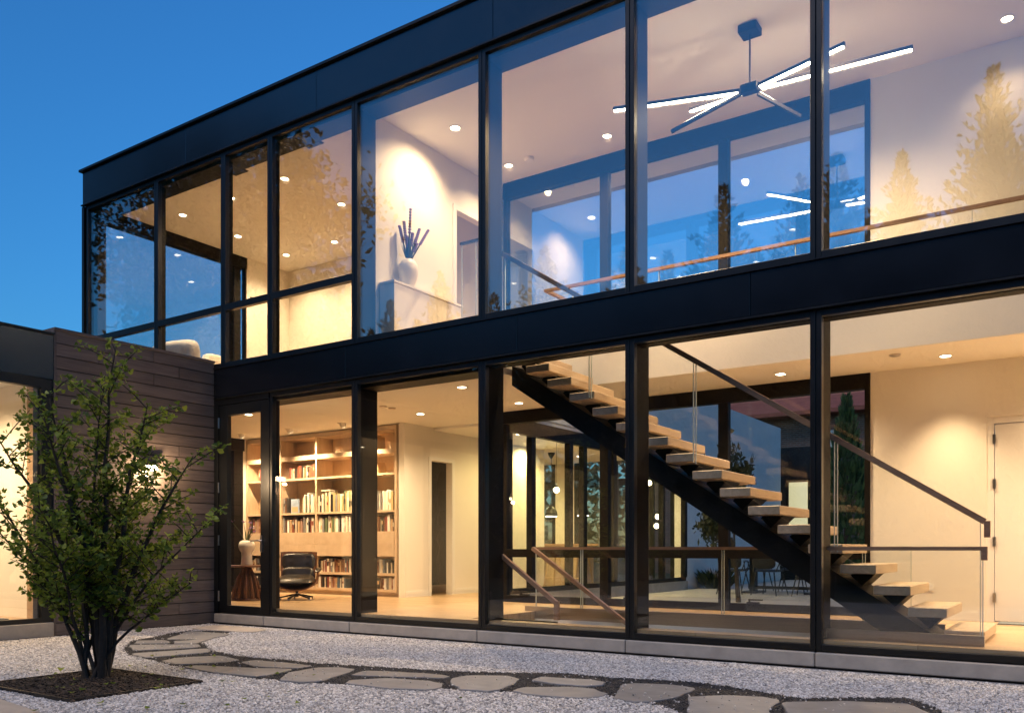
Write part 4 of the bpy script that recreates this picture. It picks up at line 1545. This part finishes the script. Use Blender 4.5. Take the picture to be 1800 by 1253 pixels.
for (x, y, z, lab) in [(-7.75, 9.0, 2.40, 'highest glowing globe lamp of the cluster deep in the kitchen'),
                       (-7.60, 9.1, 1.70, 'middle glowing globe lamp of the cluster deep in the kitchen'),
                       (-7.58, 9.0, 1.50, 'lowest glowing globe lamp of the cluster deep in the kitchen'),
                       (-8.2, 6.0, 2.1, 'glowing globe lamp hanging nearest the kitchen glazing')]:
    t = empty('globe_lamp', (x, y, C1 - .04), lab, 'globe lamp', 'glowing globe lamps in the kitchen')
    MB().tube([(x, y, C1 - .041), (x, y, z + .06)], .004, 5).build('cord', M_blackp, t)
    MB().lathe((x, y, z + .045), [(.02, 0), (.022, .05), (.008, .06)], 10).build('socket', M_blackp, t)
    MB().lathe((x, y, z), [(.006, -.055), (.035, -.042), (.052, -.012), (.052, .012), (.035, .04), (.012, .052)], 14).build('bulb', M_bulb, t, smooth=True)
for x, y, lab in [(-8.3, 4.9, 'kitchen downlight nearest the rear window'), (-9.0, 6.4, 'kitchen downlight left of the globe lamp nearest the glazing'),
                  (-8.3, 6.6, 'kitchen downlight just in front of the island'), (-9.2, 8.6, 'kitchen downlight behind the left dome pendant'),
                  (-8.2, 8.7, 'kitchen downlight by the globe cluster'), (-11.0, 8.6, 'kitchen downlight deep at the left of the kitchen')]:
    downlight(x, y, C1 - .04, lab, 30 if y < 5 else 62, 'ceiling downlights of the kitchen', size=165, color=(1.0, 0.72, 0.28))

# ------------------------------------------------------------------ rear garden
tb = empty('patio_table', (-5.1, 9.2, .163), 'long dark patio table with a pale top beyond the rear glass', 'table')
MB().box(-6.1, -3.9, 8.75, 9.65, .86, .90).build('top', M_stucco, tb)
for a in (-5.6, -4.4):
    MB().box(a - .05, a + .05, 9.1, 9.3, .20, .86).build('leg', M_blackp, tb)
MB().box(-5.7, -4.3, 9.17, 9.23, .24, .30).build('stretcher', M_blackp, tb)
MB().box(-5.75, -5.45, 8.9, 9.5, .164, .20).box(-4.55, -4.25, 8.9, 9.5, .164, .20).build('foot', M_blackp, tb)
pc = empty('patio_chair', (0, 0, .163), 'dark patio chair', 'chair', 'dark chairs round the patio table')
for a, b in ((-1, -1), (1, -1), (1, 1), (-1, 1)):
    MB().tube([(a * .25, b * .25, .001), (a * .17, b * .17, .43)], [.011, .013], 6).build('leg', M_blackp, pc, local=True)
cushion('seat', .46, .46, .06, M_blackp, pc, (0, 0, .45), (0, 0, 0), 0)
cushion('backrest', .46, .34, .05, M_blackp, pc, (0, .24, .66), (R(80), 0, 0), 0)
for s_ in (-1, 1):
    MB().tube([(s_ * .22, .20, .44), (s_ * .25, .1, .62), (s_ * .24, -.14, .62), (s_ * .21, -.17, .44)], .010, 6).build('armrest', M_blackp, pc, local=True)
for i, (x, y, rz, lab) in enumerate([
    (-5.75, 8.5, 180, 'dark patio chair on the near side of the patio table, left of three'),
    (-5.05, 8.45, 172, 'dark patio chair on the near side of the patio table, middle of three'),
    (-4.35, 8.5, 185, 'dark patio chair on the near side of the patio table, right of three'),
    (-5.75, 9.9, 0, 'dark patio chair on the far side of the patio table, left of three'),
    (-5.05, 9.95, 8, 'dark patio chair on the far side of the patio table, middle of three'),
    (-4.35, 9.9, -5, 'dark patio chair on the far side of the patio table, right of three')]):
    o = pc if i == 0 else copy_tree(pc)
    o.location = (x, y, .163)
    o.rotation_euler = (0, 0, R(rz))
    o['label'] = lab
bh = empty('brick_house', (-5, 30, 0), 'distant brown brick house with a red tiled roof', 'house')
MB().box(-16, 3.0, 26.3, 36, 0, 6.3).build('wall', M_brick, bh)
rf = MB()
rf.add([(-16.6, 25.6, 6.25), (3.6, 25.6, 6.25), (3.6, 31.2, 9.4), (-16.6, 31.2, 9.4), (3.6, 36.8, 6.25), (-16.6, 36.8, 6.25),
        (-16.6, 25.6, 6.1), (3.6, 25.6, 6.1), (3.6, 36.8, 6.1), (-16.6, 36.8, 6.1)],
       [(0, 1, 2, 3), (3, 2, 4, 5), (6, 7, 1, 0), (7, 8, 4, 2, 1), (9, 6, 0, 3, 5), (8, 9, 5, 4), (6, 9, 8, 7)])
rf.build('roof', M_roof, bh)
for x in (-9.0, -5.4, -1.2):
    for z in (1.0, 3.9):
        o = MB().box(x, x + 1.3, 26.22, 26.299, z, z + 1.6).build('window', M_white, bh)
        MB().box(x + .08, x + .61, 26.20, 26.219, z + .08, z + 1.52).build('pane', M_backglass, o)
        MB().box(x + .69, x + 1.22, 26.20, 26.219, z + .08, z + 1.52).build('pane', M_backglass, o)
gh = empty('garden_room', (-7.0, 18.5, 0), 'dark garden room with one yellow lit window past the white wall', 'outbuilding')
MB().box(-9.0, -6.2, 17.2, 21, 0, 3.9).build('wall', M_steel, gh)
o = MB().box(-7.3, -6.62, 17.12, 17.19, .5, 3.0).build('window', M_bronze, gh)
MB().box(-7.22, -6.70, 17.10, 17.118, .6, 2.9).build('pane', M_yellow, o)

# ------------------------------------------------------------------ timber wing on the left
wx = -10.05
wing = empty('timber_wing', (-12, -2.5, 0), 'single storey side wing clad in dark timber boards with a lit window', 'house wing')
MB().box(-10.25, wx - .03, -2.20, -0.03, 0.0, 3.55).build('backing_wall', M_blackp, wing)
MB().box(-14, -10.10, -6.5, -0.03, 3.05, 3.50).build('roof', M_steel, wing)
rowh = 0.1483
cuts = {0: [-.95], 1: [-1.69, -.58], 2: [-.95], 3: [-1.5], 4: [-.58], 5: [-1.69], 6: [-.95], 7: [-1.35], 8: [-.58], 9: [-1.69, -.4], 10: [-.95],
        11: [-1.5], 12: [-.58], 13: [-1.2], 14: [-.95], 15: [-1.69], 16: [-.58], 17: [-1.35], 18: [-.95], 19: [-.3], 20: [-1.5], 21: [-.95], 22: [-.58], 23: [-1.4]}
for r_ in range(24):
    z1 = 3.565 - r_ * rowh
    z0 = z1 - rowh
    ys = [-2.215] + sorted(cuts.get(r_, [])) + [-0.03]
    for a, b in zip(ys, ys[1:]):
        MB().box(wx - .028, wx - .001 + random.uniform(-.0015, .0015), a + .004, b - .004, max(z0 + .008, .01), z1 - .003).build('plank', M_plank, wing)
MB().box(-10.3, wx + .015, -2.235, -0.03, 3.568, 3.60).build('cap', M_plank, wing)
MB().box(-10.3, wx - .002, -2.235, -2.2155, 0.0, 3.568).build('end_board', M_plank, wing)
MB().box(-10.22, wx - .012, -6.5, -2.236, 2.99, 3.505).build('fascia_panel', M_panel, wing)
MB().box(-10.3, wx + .02, -6.5, -2.236, 3.507, 3.53).build('coping', M_steel, wing)
MB().box(-10.35, wx + .01, -6.5, -2.24, 0.005, .17).build('plinth_stone', M_stone, wing, bevel=.008)
fr = MB()
xg0, xg1 = -10.16, -10.075
fr.box(xg0, xg1, -2.37, -2.24, .172, 2.985)
fr.box(xg0, xg1, -6.5, -2.37, 2.88, 2.985)
fr.box(xg0, xg1, -6.5, -2.37, .172, .225)
fr.box(xg0, xg1, -4.6, -4.5, .225, 2.88)
wwin = fr.build('window', M_steel, wing)
MB().box(-10.12, -10.105, -4.5, -2.37, .225, 2.88).build('pane', M_lowglass, wwin)
MB().box(-10.12, -10.105, -6.5, -4.6, .225, 2.88).build('pane', M_lowglass, wwin)
MB().box(-10.3, -10.165, -2.42, -2.25, .175, 2.99).build('window_jamb', M_oak, wing)
MB().box(-13.2, -10.17, -6.4, -2.3, .05, .20).build('floor', M_floor, wing)
MB().box(-13.2, -10.26, -2.30, -2.2, .2, 3.0).box(-13.2, -13.1, -6.4, -2.301, .2, 3.0).box(-13.2, -10.26, -6.5, -6.401, .2, 3.0).build('wall', M_wall, wing)
MB().box(-13.2, -10.17, -6.4, -2.2, 3.0, 3.04).build('ceiling', M_ceil, wing)
rug = tag(MB().box(-12.6, -10.45, -4.4, -2.55, .201, .215).build('floor_mat', M_mat), 'grey blue floor mat lying inside the lit wing window', 'mat')
downlight(-11.0, -3.2, 3.0, 'lit downlight behind the fascia inside the timber wing', 120, 'downlights of the timber wing', size=150)
downlight(-11.8, -4.6, 3.0, 'second lit downlight deeper inside the timber wing', 100, 'downlights of the timber wing', size=150)

sco = empty('wall_sconce', (wx, -1.02, 2.05), 'small bright box lamp on the timber wall behind the leafy tree', 'wall lamp')
MB().box(wx + .001, wx + .10, -1.10, -.94, 2.085, 2.105).box(wx + .001, wx + .02, -1.09, -.95, 1.93, 2.085).build('housing', M_steel, sco)
MB().box(wx + .025, wx + .09, -1.085, -.955, 2.02, 2.083).build('diffuser', emit('lit_sconce', (1, .72, .4), 10), sco)
l = bpy.data.lights.new('lamp', 'POINT')
l.energy = 11
l.color = LC
l.shadow_soft_size = .015
o = bpy.data.objects.new('lamp', l)
col.objects.link(o)
o.parent = sco
o.location = (.16, 0, -.08)


# ------------------------------------------------------------------ plants
def fan_leaf(mb_, c, n_dir, up_, s, rg_):
    """ginkgo like fan: stalk point, then an arc"""
    t = n_dir.cross(up_)
    if t.length < 1e-4:
        t = Vector((1, 0, 0))
    t.normalize()
    b = n_dir
    pts = [c]
    for k in range(5):
        a = -0.85 + 1.7 * k / 4
        r_ = s * (1.0 - (.10 if k == 2 else 0))
        pts.append(c + (b * math.cos(a) + t * math.sin(a)) * r_ + up_ * (.18 * s * (abs(k - 2) - 1)))
    mb_.add(pts, [(0, 1, 2), (0, 2, 3), (0, 3, 4), (0, 4, 5)])


bx, by = -6.52, -3.80
gt = empty('ginkgo_tree', (bx, by, 0.0), 'multi stemmed leafy young ginkgo growing in the square mulch bed', 'tree')
rg = random.Random(11)
STEMS = [  # tip offset x, y, z   (camera looks along (-.56,.83); right of picture is (.83,.56))
    (0.08, 0.10, 2.62), (-0.35, -0.20, 2.25), (0.36, 0.20, 2.15), (-0.70, -0.42, 1.95), (0.62, 0.42, 1.75), (0.10, -0.45, 2.0), (-0.12, 0.50, 2.1),
    (0.80, 0.50, 1.25), (-0.85, -0.45, 1.30), (0.35, -0.62, 1.35), (-0.45, 0.62, 1.45), (0.05, 0.05, 2.3), (-0.3, 0.25, 2.4), (-0.95, -0.55, 1.75), (0.45, 0.55, 0.75), (-0.6, -0.2, .9)]
leafm = MB()
for k, tp in enumerate(STEMS):
    a = 2 * PI * k / len(STEMS)
    base = Vector((bx + .085 * math.cos(a), by + .085 * math.sin(a), 0.0))
    tip = Vector((bx + tp[0], by + tp[1], tp[2]))
    pts, rad = [], []
    n_ = 9
    r0 = .030 if k < 7 else .014
    for i in range(n_):
        t = i / (n_ - 1)
        lift = math.sin(t * PI) * .16
        p_ = base.lerp(tip, t)
        flat = Vector((tip.x - base.x, tip.y - base.y, 0))
        p_ = p_ - flat * (lift * .9) + Vector((rg.uniform(-.02, .02), rg.uniform(-.02, .02), 0)) * (1 if i else 0)
        pts.append(p_)
        rad.append(r0 * (1 - t) ** .8 + .003)
    stem_o = MB().tube(pts, rad, 8).build('stem', M_gbark, gt)
    twm = MB()
    # side branches
    nb = 22 if k < 7 else 16
    for q in range(nb):
        t = .22 + .78 * (q + rg.random()) / nb
        if t > .985:
            t = .985
        fi = t * (n_ - 1)
        i = int(fi)
        p0 = pts[i].lerp(pts[min(i + 1, n_ - 1)], fi - i)
        if p0.z < .42 and rg.random() < .75:
            continue
        an = rg.uniform(0, 2 * PI)
        L = rg.uniform(.22, .62) * (1.15 - .6 * t)
        d = Vector((math.cos(an), math.sin(an), rg.uniform(.35, 1.0))).normalized()
        p1 = p0 + d * L * .55 + Vector((0, 0, .02))
        p2 = p0 + d * L + Vector((0, 0, .06 * L))
        twm.tube([p0, p1, p2], [.0055, .004, .002], 5, cap=False)
        m_ = max(3, int(L / .045))
        for s2 in range(m_):
            tt = (s2 + .6) / m_
            c_ = (p0.lerp(p1, tt * 2) if tt < .5 else p1.lerp(p2, tt * 2 - 1))
            for _ in range(rg.choice((4, 5, 6))):
                dd = Vector((rg.gauss(0, 1), rg.gauss(0, 1), rg.gauss(.15, .8))).normalized()
                up = Vector((rg.gauss(0, .6), rg.gauss(0, .6), 1)).normalized()
                st_ = c_ + dd * rg.uniform(.012, .03)
                fan_leaf(leafm, st_, dd, up, rg.uniform(.020, .047), rg)
    # leaves right on the leader
    for i in range(2, n_):
        for _ in range(5):
            t = rg.random()
            c_ = pts[i - 1].lerp(pts[i], t)
            if c_.z < .6:
                continue
            dd = Vector((rg.gauss(0, 1), rg.gauss(0, 1), rg.gauss(.3, .7))).normalized()
            fan_leaf(leafm, c_ + dd * .03, dd, Vector((rg.gauss(0, .6), rg.gauss(0, .6), 1)).normalized(), rg.uniform(.020, .047), rg)
    twm.build('twig', M_gbark, stem_o)
lo = leafm.build('crown', M_ginkgo, gt)
lo['kind'] = 'stuff'


fl_ = MB()
for k in range(70):
    a = rg.uniform(0, 2 * PI)
    q = abs(rg.gauss(0, 1.1)) + .2
    c_ = Vector((bx + q * math.cos(a) + .3, by + q * math.sin(a), .026))
    dd = Vector((rg.gauss(0, 1), rg.gauss(0, 1), .12)).normalized()
    fan_leaf(fl_, c_, dd, Vector((rg.gauss(0, .15), rg.gauss(0, .15), 1)).normalized(), rg.uniform(.022, .042), rg)
tag(fl_.build('fallen_leaves', M_ginkgo), None, None, None, 'stuff')


def conifer(h, r, seed, dens=1.0):
    """feathery evergreen: several leaders, each with upswept sprays of small needle fans"""
    rg_ = random.Random(seed)
    t = MB().tube([(0, 0, 0), (0, 0, h * .5), (0, 0, h * .97)], [h * .016, h * .010, .01], 8)
    f_ = MB()
    spires = [(0, 0, h, r * .62)]
    for k in range(8):
        a = 2 * PI * k / 8 + rg_.uniform(-.4, .4)
        q = r * rg_.uniform(.30, .62)
        spires.append((q * math.cos(a), q * math.sin(a), h * rg_.uniform(.48, .86), r * rg_.uniform(.30, .46)))
    for (sx_, sy_, sh_, sr_) in spires:
        nb = int(420 * dens * (sh_ / h) ** 1.3)
        for i in range(nb):
            tt = (i + rg_.random()) / nb
            z = sh_ * (.12 + .88 * tt)
            an = i * 2.399 + rg_.uniform(-.5, .5)
            d = Vector((math.cos(an), math.sin(an), 0))
            rr_ = sr_ * (1 - tt ** 1.6) * rg_.uniform(.45, 1.2) + .04
            n_ = max(1, int(rr_ / .17))
            for q in range(n_):
                u = (q + .6) / n_
                c_ = Vector((sx_, sy_, z)) + d * (rr_ * u) + Vector((0, 0, .55 * rr_ * u * u))
                s_ = .40 * (1.1 - .4 * u) * (.42 + .6 * (1 - tt))
                for w_ in range(4):
                    dd = (d * .7 + Vector((rg_.gauss(0, .5), rg_.gauss(0, .5), rg_.gauss(.9, .4)))).normalized()
                    side = dd.cross(Vector((rg_.gauss(0, 1), rg_.gauss(0, 1), rg_.gauss(0, 1)))).normalized()
                    f_.add([c_ - side * s_ * .2, c_ + side * s_ * .2, c_ + dd * s_ * .8 + side * s_ * .16, c_ + dd * s_ * 1.3, c_ + dd * s_ * .7 - side * s_ * .18], [(0, 1, 2, 3, 4)])
    return t, f_


def limb_tree(h, seed, leaf_n=9, spread=.55, leaf=.16, levels=4, sparse=1.0):
    rg_ = random.Random(seed)
    w_ = MB()
    f_ = MB()

    def grow(p, d, L, r_, lv):
        pts, rad = [p], [r_]
        q = p.copy()
        dd = d.copy()
        for i in range(4):
            dd = (dd + Vector((rg_.gauss(0, .16), rg_.gauss(0, .16), rg_.gauss(.05, .1)))).normalized()
            q = q + dd * L / 4
            pts.append(q.copy())
            rad.append(r_ * (1 - .4 * (i + 1) / 4))
        w_.tube(pts, rad, 7 if lv > 2 else 5, cap=False)
        if lv <= 1:
            for i in range(int(leaf_n * sparse)):
                c_ = pts[rg_.randint(1, 4)] + Vector((rg_.gauss(0, .28), rg_.gauss(0, .28), rg_.gauss(0, .24))) * (h / 14)
                a = Vector((rg_.gauss(0, 1), rg_.gauss(0, 1), rg_.gauss(0, 1))).normalized()
                b = a.cross(Vector((rg_.gauss(0, 1), rg_.gauss(0, 1), rg_.gauss(0, 1)))).normalized()
                s_ = leaf * rg_.uniform(.6, 1.3)
                f_.add([c_, c_ + a * s_ * .6 + b * s_ * .32, c_ + a * s_ * 1.25, c_ + a * s_ * .55 - b * s_ * .32], [(0, 1, 2, 3)])
        if lv == 0:
            return
        n_ = rg_.choice((3, 4, 4, 5))
        for k in range(n_):
            i = rg_.randint(2, 4)
            an = rg_.uniform(0, 2 * PI)
            perp = dd.cross(Vector((math.cos(an), math.sin(an), .3))).normalized()
            nd = (dd * (1 - spread) + perp * spread + Vector((0, 0, .12))).normalized()
            grow(pts[i], nd, L * rg_.uniform(.6, .82), rad[i] * .62, lv - 1)

    grow(Vector((0, 0, 0)), Vector((rg_.gauss(0, .05), rg_.gauss(0, .05), 1)).normalized(), h * .33, h * .022, levels)
    return w_, f_


def plant_tree(name, parts, loc, sc_, rz, label, group, mats, cat='tree'):
    t = empty(name, loc, label, cat, group, rz)
    a = parts[0].build('trunk', mats[0], t, local=True)
    b = parts[1].build('crown', mats[1], t, local=True)
    b['kind'] = 'stuff'
    t.scale = sc_
    return t


def again(src, loc, sc_, rz, label):
    o_ = copy_tree(src)
    o_.location = loc
    o_.scale = sc_
    o_.rotation_euler = (0, 0, rz)
    o_['label'] = label
    return o_


GT = 'conifers mirrored in the front glass'
c1 = plant_tree('conifer_tree', conifer(13.5, 4.6, 3), (-2.2, -18, 0), (1, 1, 1), 0, 'tallest spire shaped conifer mirrored at the right of the upper glass', GT, (M_bark, M_needle))
c2 = plant_tree('conifer_tree', conifer(11.9, 4.0, 8), (-4.45, -18.2, 0), (1, 1, 1), 1, 'medium conifer mirrored left of the tallest one in the upper glass', GT, (M_bark, M_needle))
again(c1, (0.8, -17.5, 0), (1.1, 1.1, .98), 2.0, 'broad conifer mirrored past the right edge of the upper glass')
again(c2, (-10.98, -22, 0), (1.35, 1.35, 1.16), 2.6, 'slim conifer mirrored beside the middle rear mullion upstairs')
again(c1, (-8.4, -22.5, 0), (1.2, 1.2, 1.02), 4.0, 'bushy conifer mirrored under the chandelier')
again(c2, (-6.6, -20, 0), (1.3, 1.3, 1.10), 5.2, 'conifer mirrored in the rear window pane right of the chandelier rod')
again(c1, (-18.4, -22, 0), (1.2, 1.2, .97), 1.2, 'conifer mirrored low in front of the upper guard rail')
again(c2, (-14.8, -22, 0), (1.3, 1.3, 1.04), .4, 'conifer mirrored at the lower edge of the middle upper window')
again(c1, (-22.2, -20, 0), (1.0, 1.0, .91), 3.3, 'conifer mirrored on the vase upstairs')
again(c2, (-25.8, -21, 0), (1.1, 1.1, 1.0), .9, 'conifer mirrored behind the half wall upstairs')
oak = plant_tree('broadleaf_tree', limb_tree(17.5, 5, 36, .5, .19, 5), (-25.6, -14, 0), (1.12, 1.12, 1.22), 0,
                 'large spreading broadleaf tree mirrored over the beige upper windows', 'broadleaf trees mirrored in the front glass', (M_bark, M_leaf))
again(oak, (-35, -13, 0), (1.35, 1.35, 1.35), 2.2, 'broadleaf tree mirrored in the leftmost upper windows')
again(oak, (-14.5, -27, 0), (.7, .7, .58), 4.1, 'low broadleaf tree mirrored in the lower glass left of the stair')
again(oak, (-5.5, -25, 0), (.7, .7, .55), 1.0, 'low broadleaf tree mirrored in the lower glass right of the stair')
again(oak, (3.5, -23, 0), (.8, .8, .6), 5.0, 'low broadleaf tree mirrored above the white door')
GH = 'dense evergreens behind the viewer'
core = MB()
rh = random.Random(2)
hcv, hcf = [], []
nxh, nzh = 70, 10
for j in range(nzh + 1):
    for i in range(nxh + 1):
        xx = -52 + i * 1.0
        hh = 6.1 + 1.5 * mnoise.noise((xx * .30, 3, 1)) + .7 * mnoise.noise((xx * 1.1, 7, 1))
        zz = hh * j / nzh
        hcv.append((xx + rh.uniform(-.2, .2), -17.6 - 1.6 * (j / nzh) ** 2 + rh.uniform(-.35, .35), zz))
for j in range(nzh):
    for i in range(nxh):
        a = j * (nxh + 1) + i
        hcf.append((a, a + 1, a + nxh + 2, a + nxh + 1))
core.add(hcv, hcf)
core.add([(x_, y_ - 1.5, z_) for x_, y_, z_ in hcv], [f_[::-1] for f_ in hcf])
hedge = MB()
for i in range(26000):
    x = rh.uniform(-52, 17)
    hh = 6.1 + 1.5 * mnoise.noise((x * .30, 3, 1)) + .7 * mnoise.noise((x * 1.1, 7, 1))
    z = rh.random() ** .7 * hh * 1.10
    y = -17.5 - 1.6 * (z / hh) ** 2 + rh.uniform(-.7, .45)
    a = Vector((rh.gauss(0, 1), rh.gauss(0, 1), rh.gauss(.5, .8))).normalized()
    b = a.cross(Vector((rh.gauss(0, 1), rh.gauss(0, 1), rh.gauss(0, 1)))).normalized()
    s_ = rh.uniform(.12, .30)
    c_ = Vector((x, y, max(z, .05)))
    hedge.add([c_ - b * s_ * .5, c_ + a * s_ * .5, c_ + b * s_ * .5, c_ + a * s_ * 1.4], [(0, 1, 3, 2)])
n0h = len(hedge.v)
hedge.v += core.v
hedge.f += [tuple(q + n0h for q in f_) for f_ in core.f]
ho = hedge.build('evergreen_belt', M_needle)
tag(ho, None, None, None, 'stuff')

# a rear belt of trees that closes the view through the kitchen
rb = MB()
for i in range(9000):
    x = rh.uniform(-62, 24)
    hh = 8.0 + 1.8 * mnoise.noise((x * .25, 9, 1)) + .8 * mnoise.noise((x * 1.1, 5, 1))
    z = rh.random() ** .75 * hh
    a = Vector((rh.gauss(0, 1), rh.gauss(0, 1), rh.gauss(.5, .8))).normalized()
    b = a.cross(Vector((rh.gauss(0, 1), rh.gauss(0, 1), rh.gauss(0, 1)))).normalized()
    s_ = rh.uniform(.35, .8)
    c_ = Vector((x, 43 + rh.uniform(-1.2, 1.2), max(z, .05)))
    rb.add([c_ - b * s_ * .5, c_ + a * s_ * .5, c_ + b * s_ * .5, c_ + a * s_ * 1.4], [(0, 1, 3, 2)])
tag(rb.build('tree_belt', M_leaf), None, None, None, 'stuff')

# rear garden plants
GB = 'trees beyond the rear garden'
cyp = empty('cypress', (-4.95, 14, .15), 'narrow dark green cypress beyond the rear glass at the right', 'tree')
cm = MB()
rc = random.Random(6)
for i in range(2600):
    z = rc.random()
    r_ = .46 * math.sin(PI * min(1, (z * .93 + .07)) ** .75) * rc.uniform(.75, 1.08)
    a = rc.uniform(0, 2 * PI)
    c_ = Vector((-4.95 + r_ * math.cos(a), 14 + r_ * math.sin(a), .2 + z * 4.4))
    dd = Vector((math.cos(a) * .5, math.sin(a) * .5, 1)).normalized()
    s2 = dd.cross(Vector((rc.gauss(0, 1), rc.gauss(0, 1), 0))).normalized()
    s_ = rc.uniform(.10, .2)
    cm.add([c_ - s2 * s_ * .35, c_ + s2 * s_ * .35, c_ + dd * s_ * 1.3], [(0, 1, 2)])
o = cm.build('crown', M_cyp, cyp)
o['kind'] = 'stuff'
MB().tube([(-4.95, 14, .15), (-4.95, 14, 3.6)], [.07, .02], 7).build('trunk', M_bark, cyp)
shr = plant_tree('garden_shrub', limb_tree(2.6, 12, 7, .36, .085, 4), (-4.78, 6.0, .16), (.75, .75, 1.25), 0, 'slender leafy shrub in front of the white garden wall', None, (M_bark, M_shrub), 'shrub')
for (x, y, s_, lab) in [(-9, 48, 1.0, 'distant conifer left of the rear garden skyline'), (-3.5, 45, .85, 'distant conifer right of the rear garden skyline'),
                        (-17, 50, .9, 'far conifer at the left of the rear garden')]:
    q = again(c2, (x, y, 0), (s_, s_, s_), x, lab)
    q['group'] = GB
gm = MB()
for i in range(380):
    a = rc.uniform(0, 2 * PI)
    r_ = rc.uniform(0, .28)
    b0 = Vector((-6.9 + r_ * math.cos(a), 10.6 + r_ * math.sin(a), .16))
    d = Vector((math.cos(a) * rc.uniform(.1, .7), math.sin(a) * rc.uniform(.1, .7), 1)).normalized() * rc.uniform(.3, .55)
    s2 = Vector((-math.sin(a), math.cos(a), 0)) * .012
    gm.add([b0 - s2, b0 + s2, b0 + d * .6 + s2 * .6, b0 + d + Vector((d.x * .3, d.y * .3, -.06)), b0 + d * .6 - s2 * .6], [(0, 1, 2, 3, 4)])
gg = empty('ornamental_grass', (-6.9, 10.6, .16), 'tuft of grass at the foot of the white garden wall', 'plant')
o = gm.build('blades', M_leaf, gg)
o['kind'] = 'stuff'
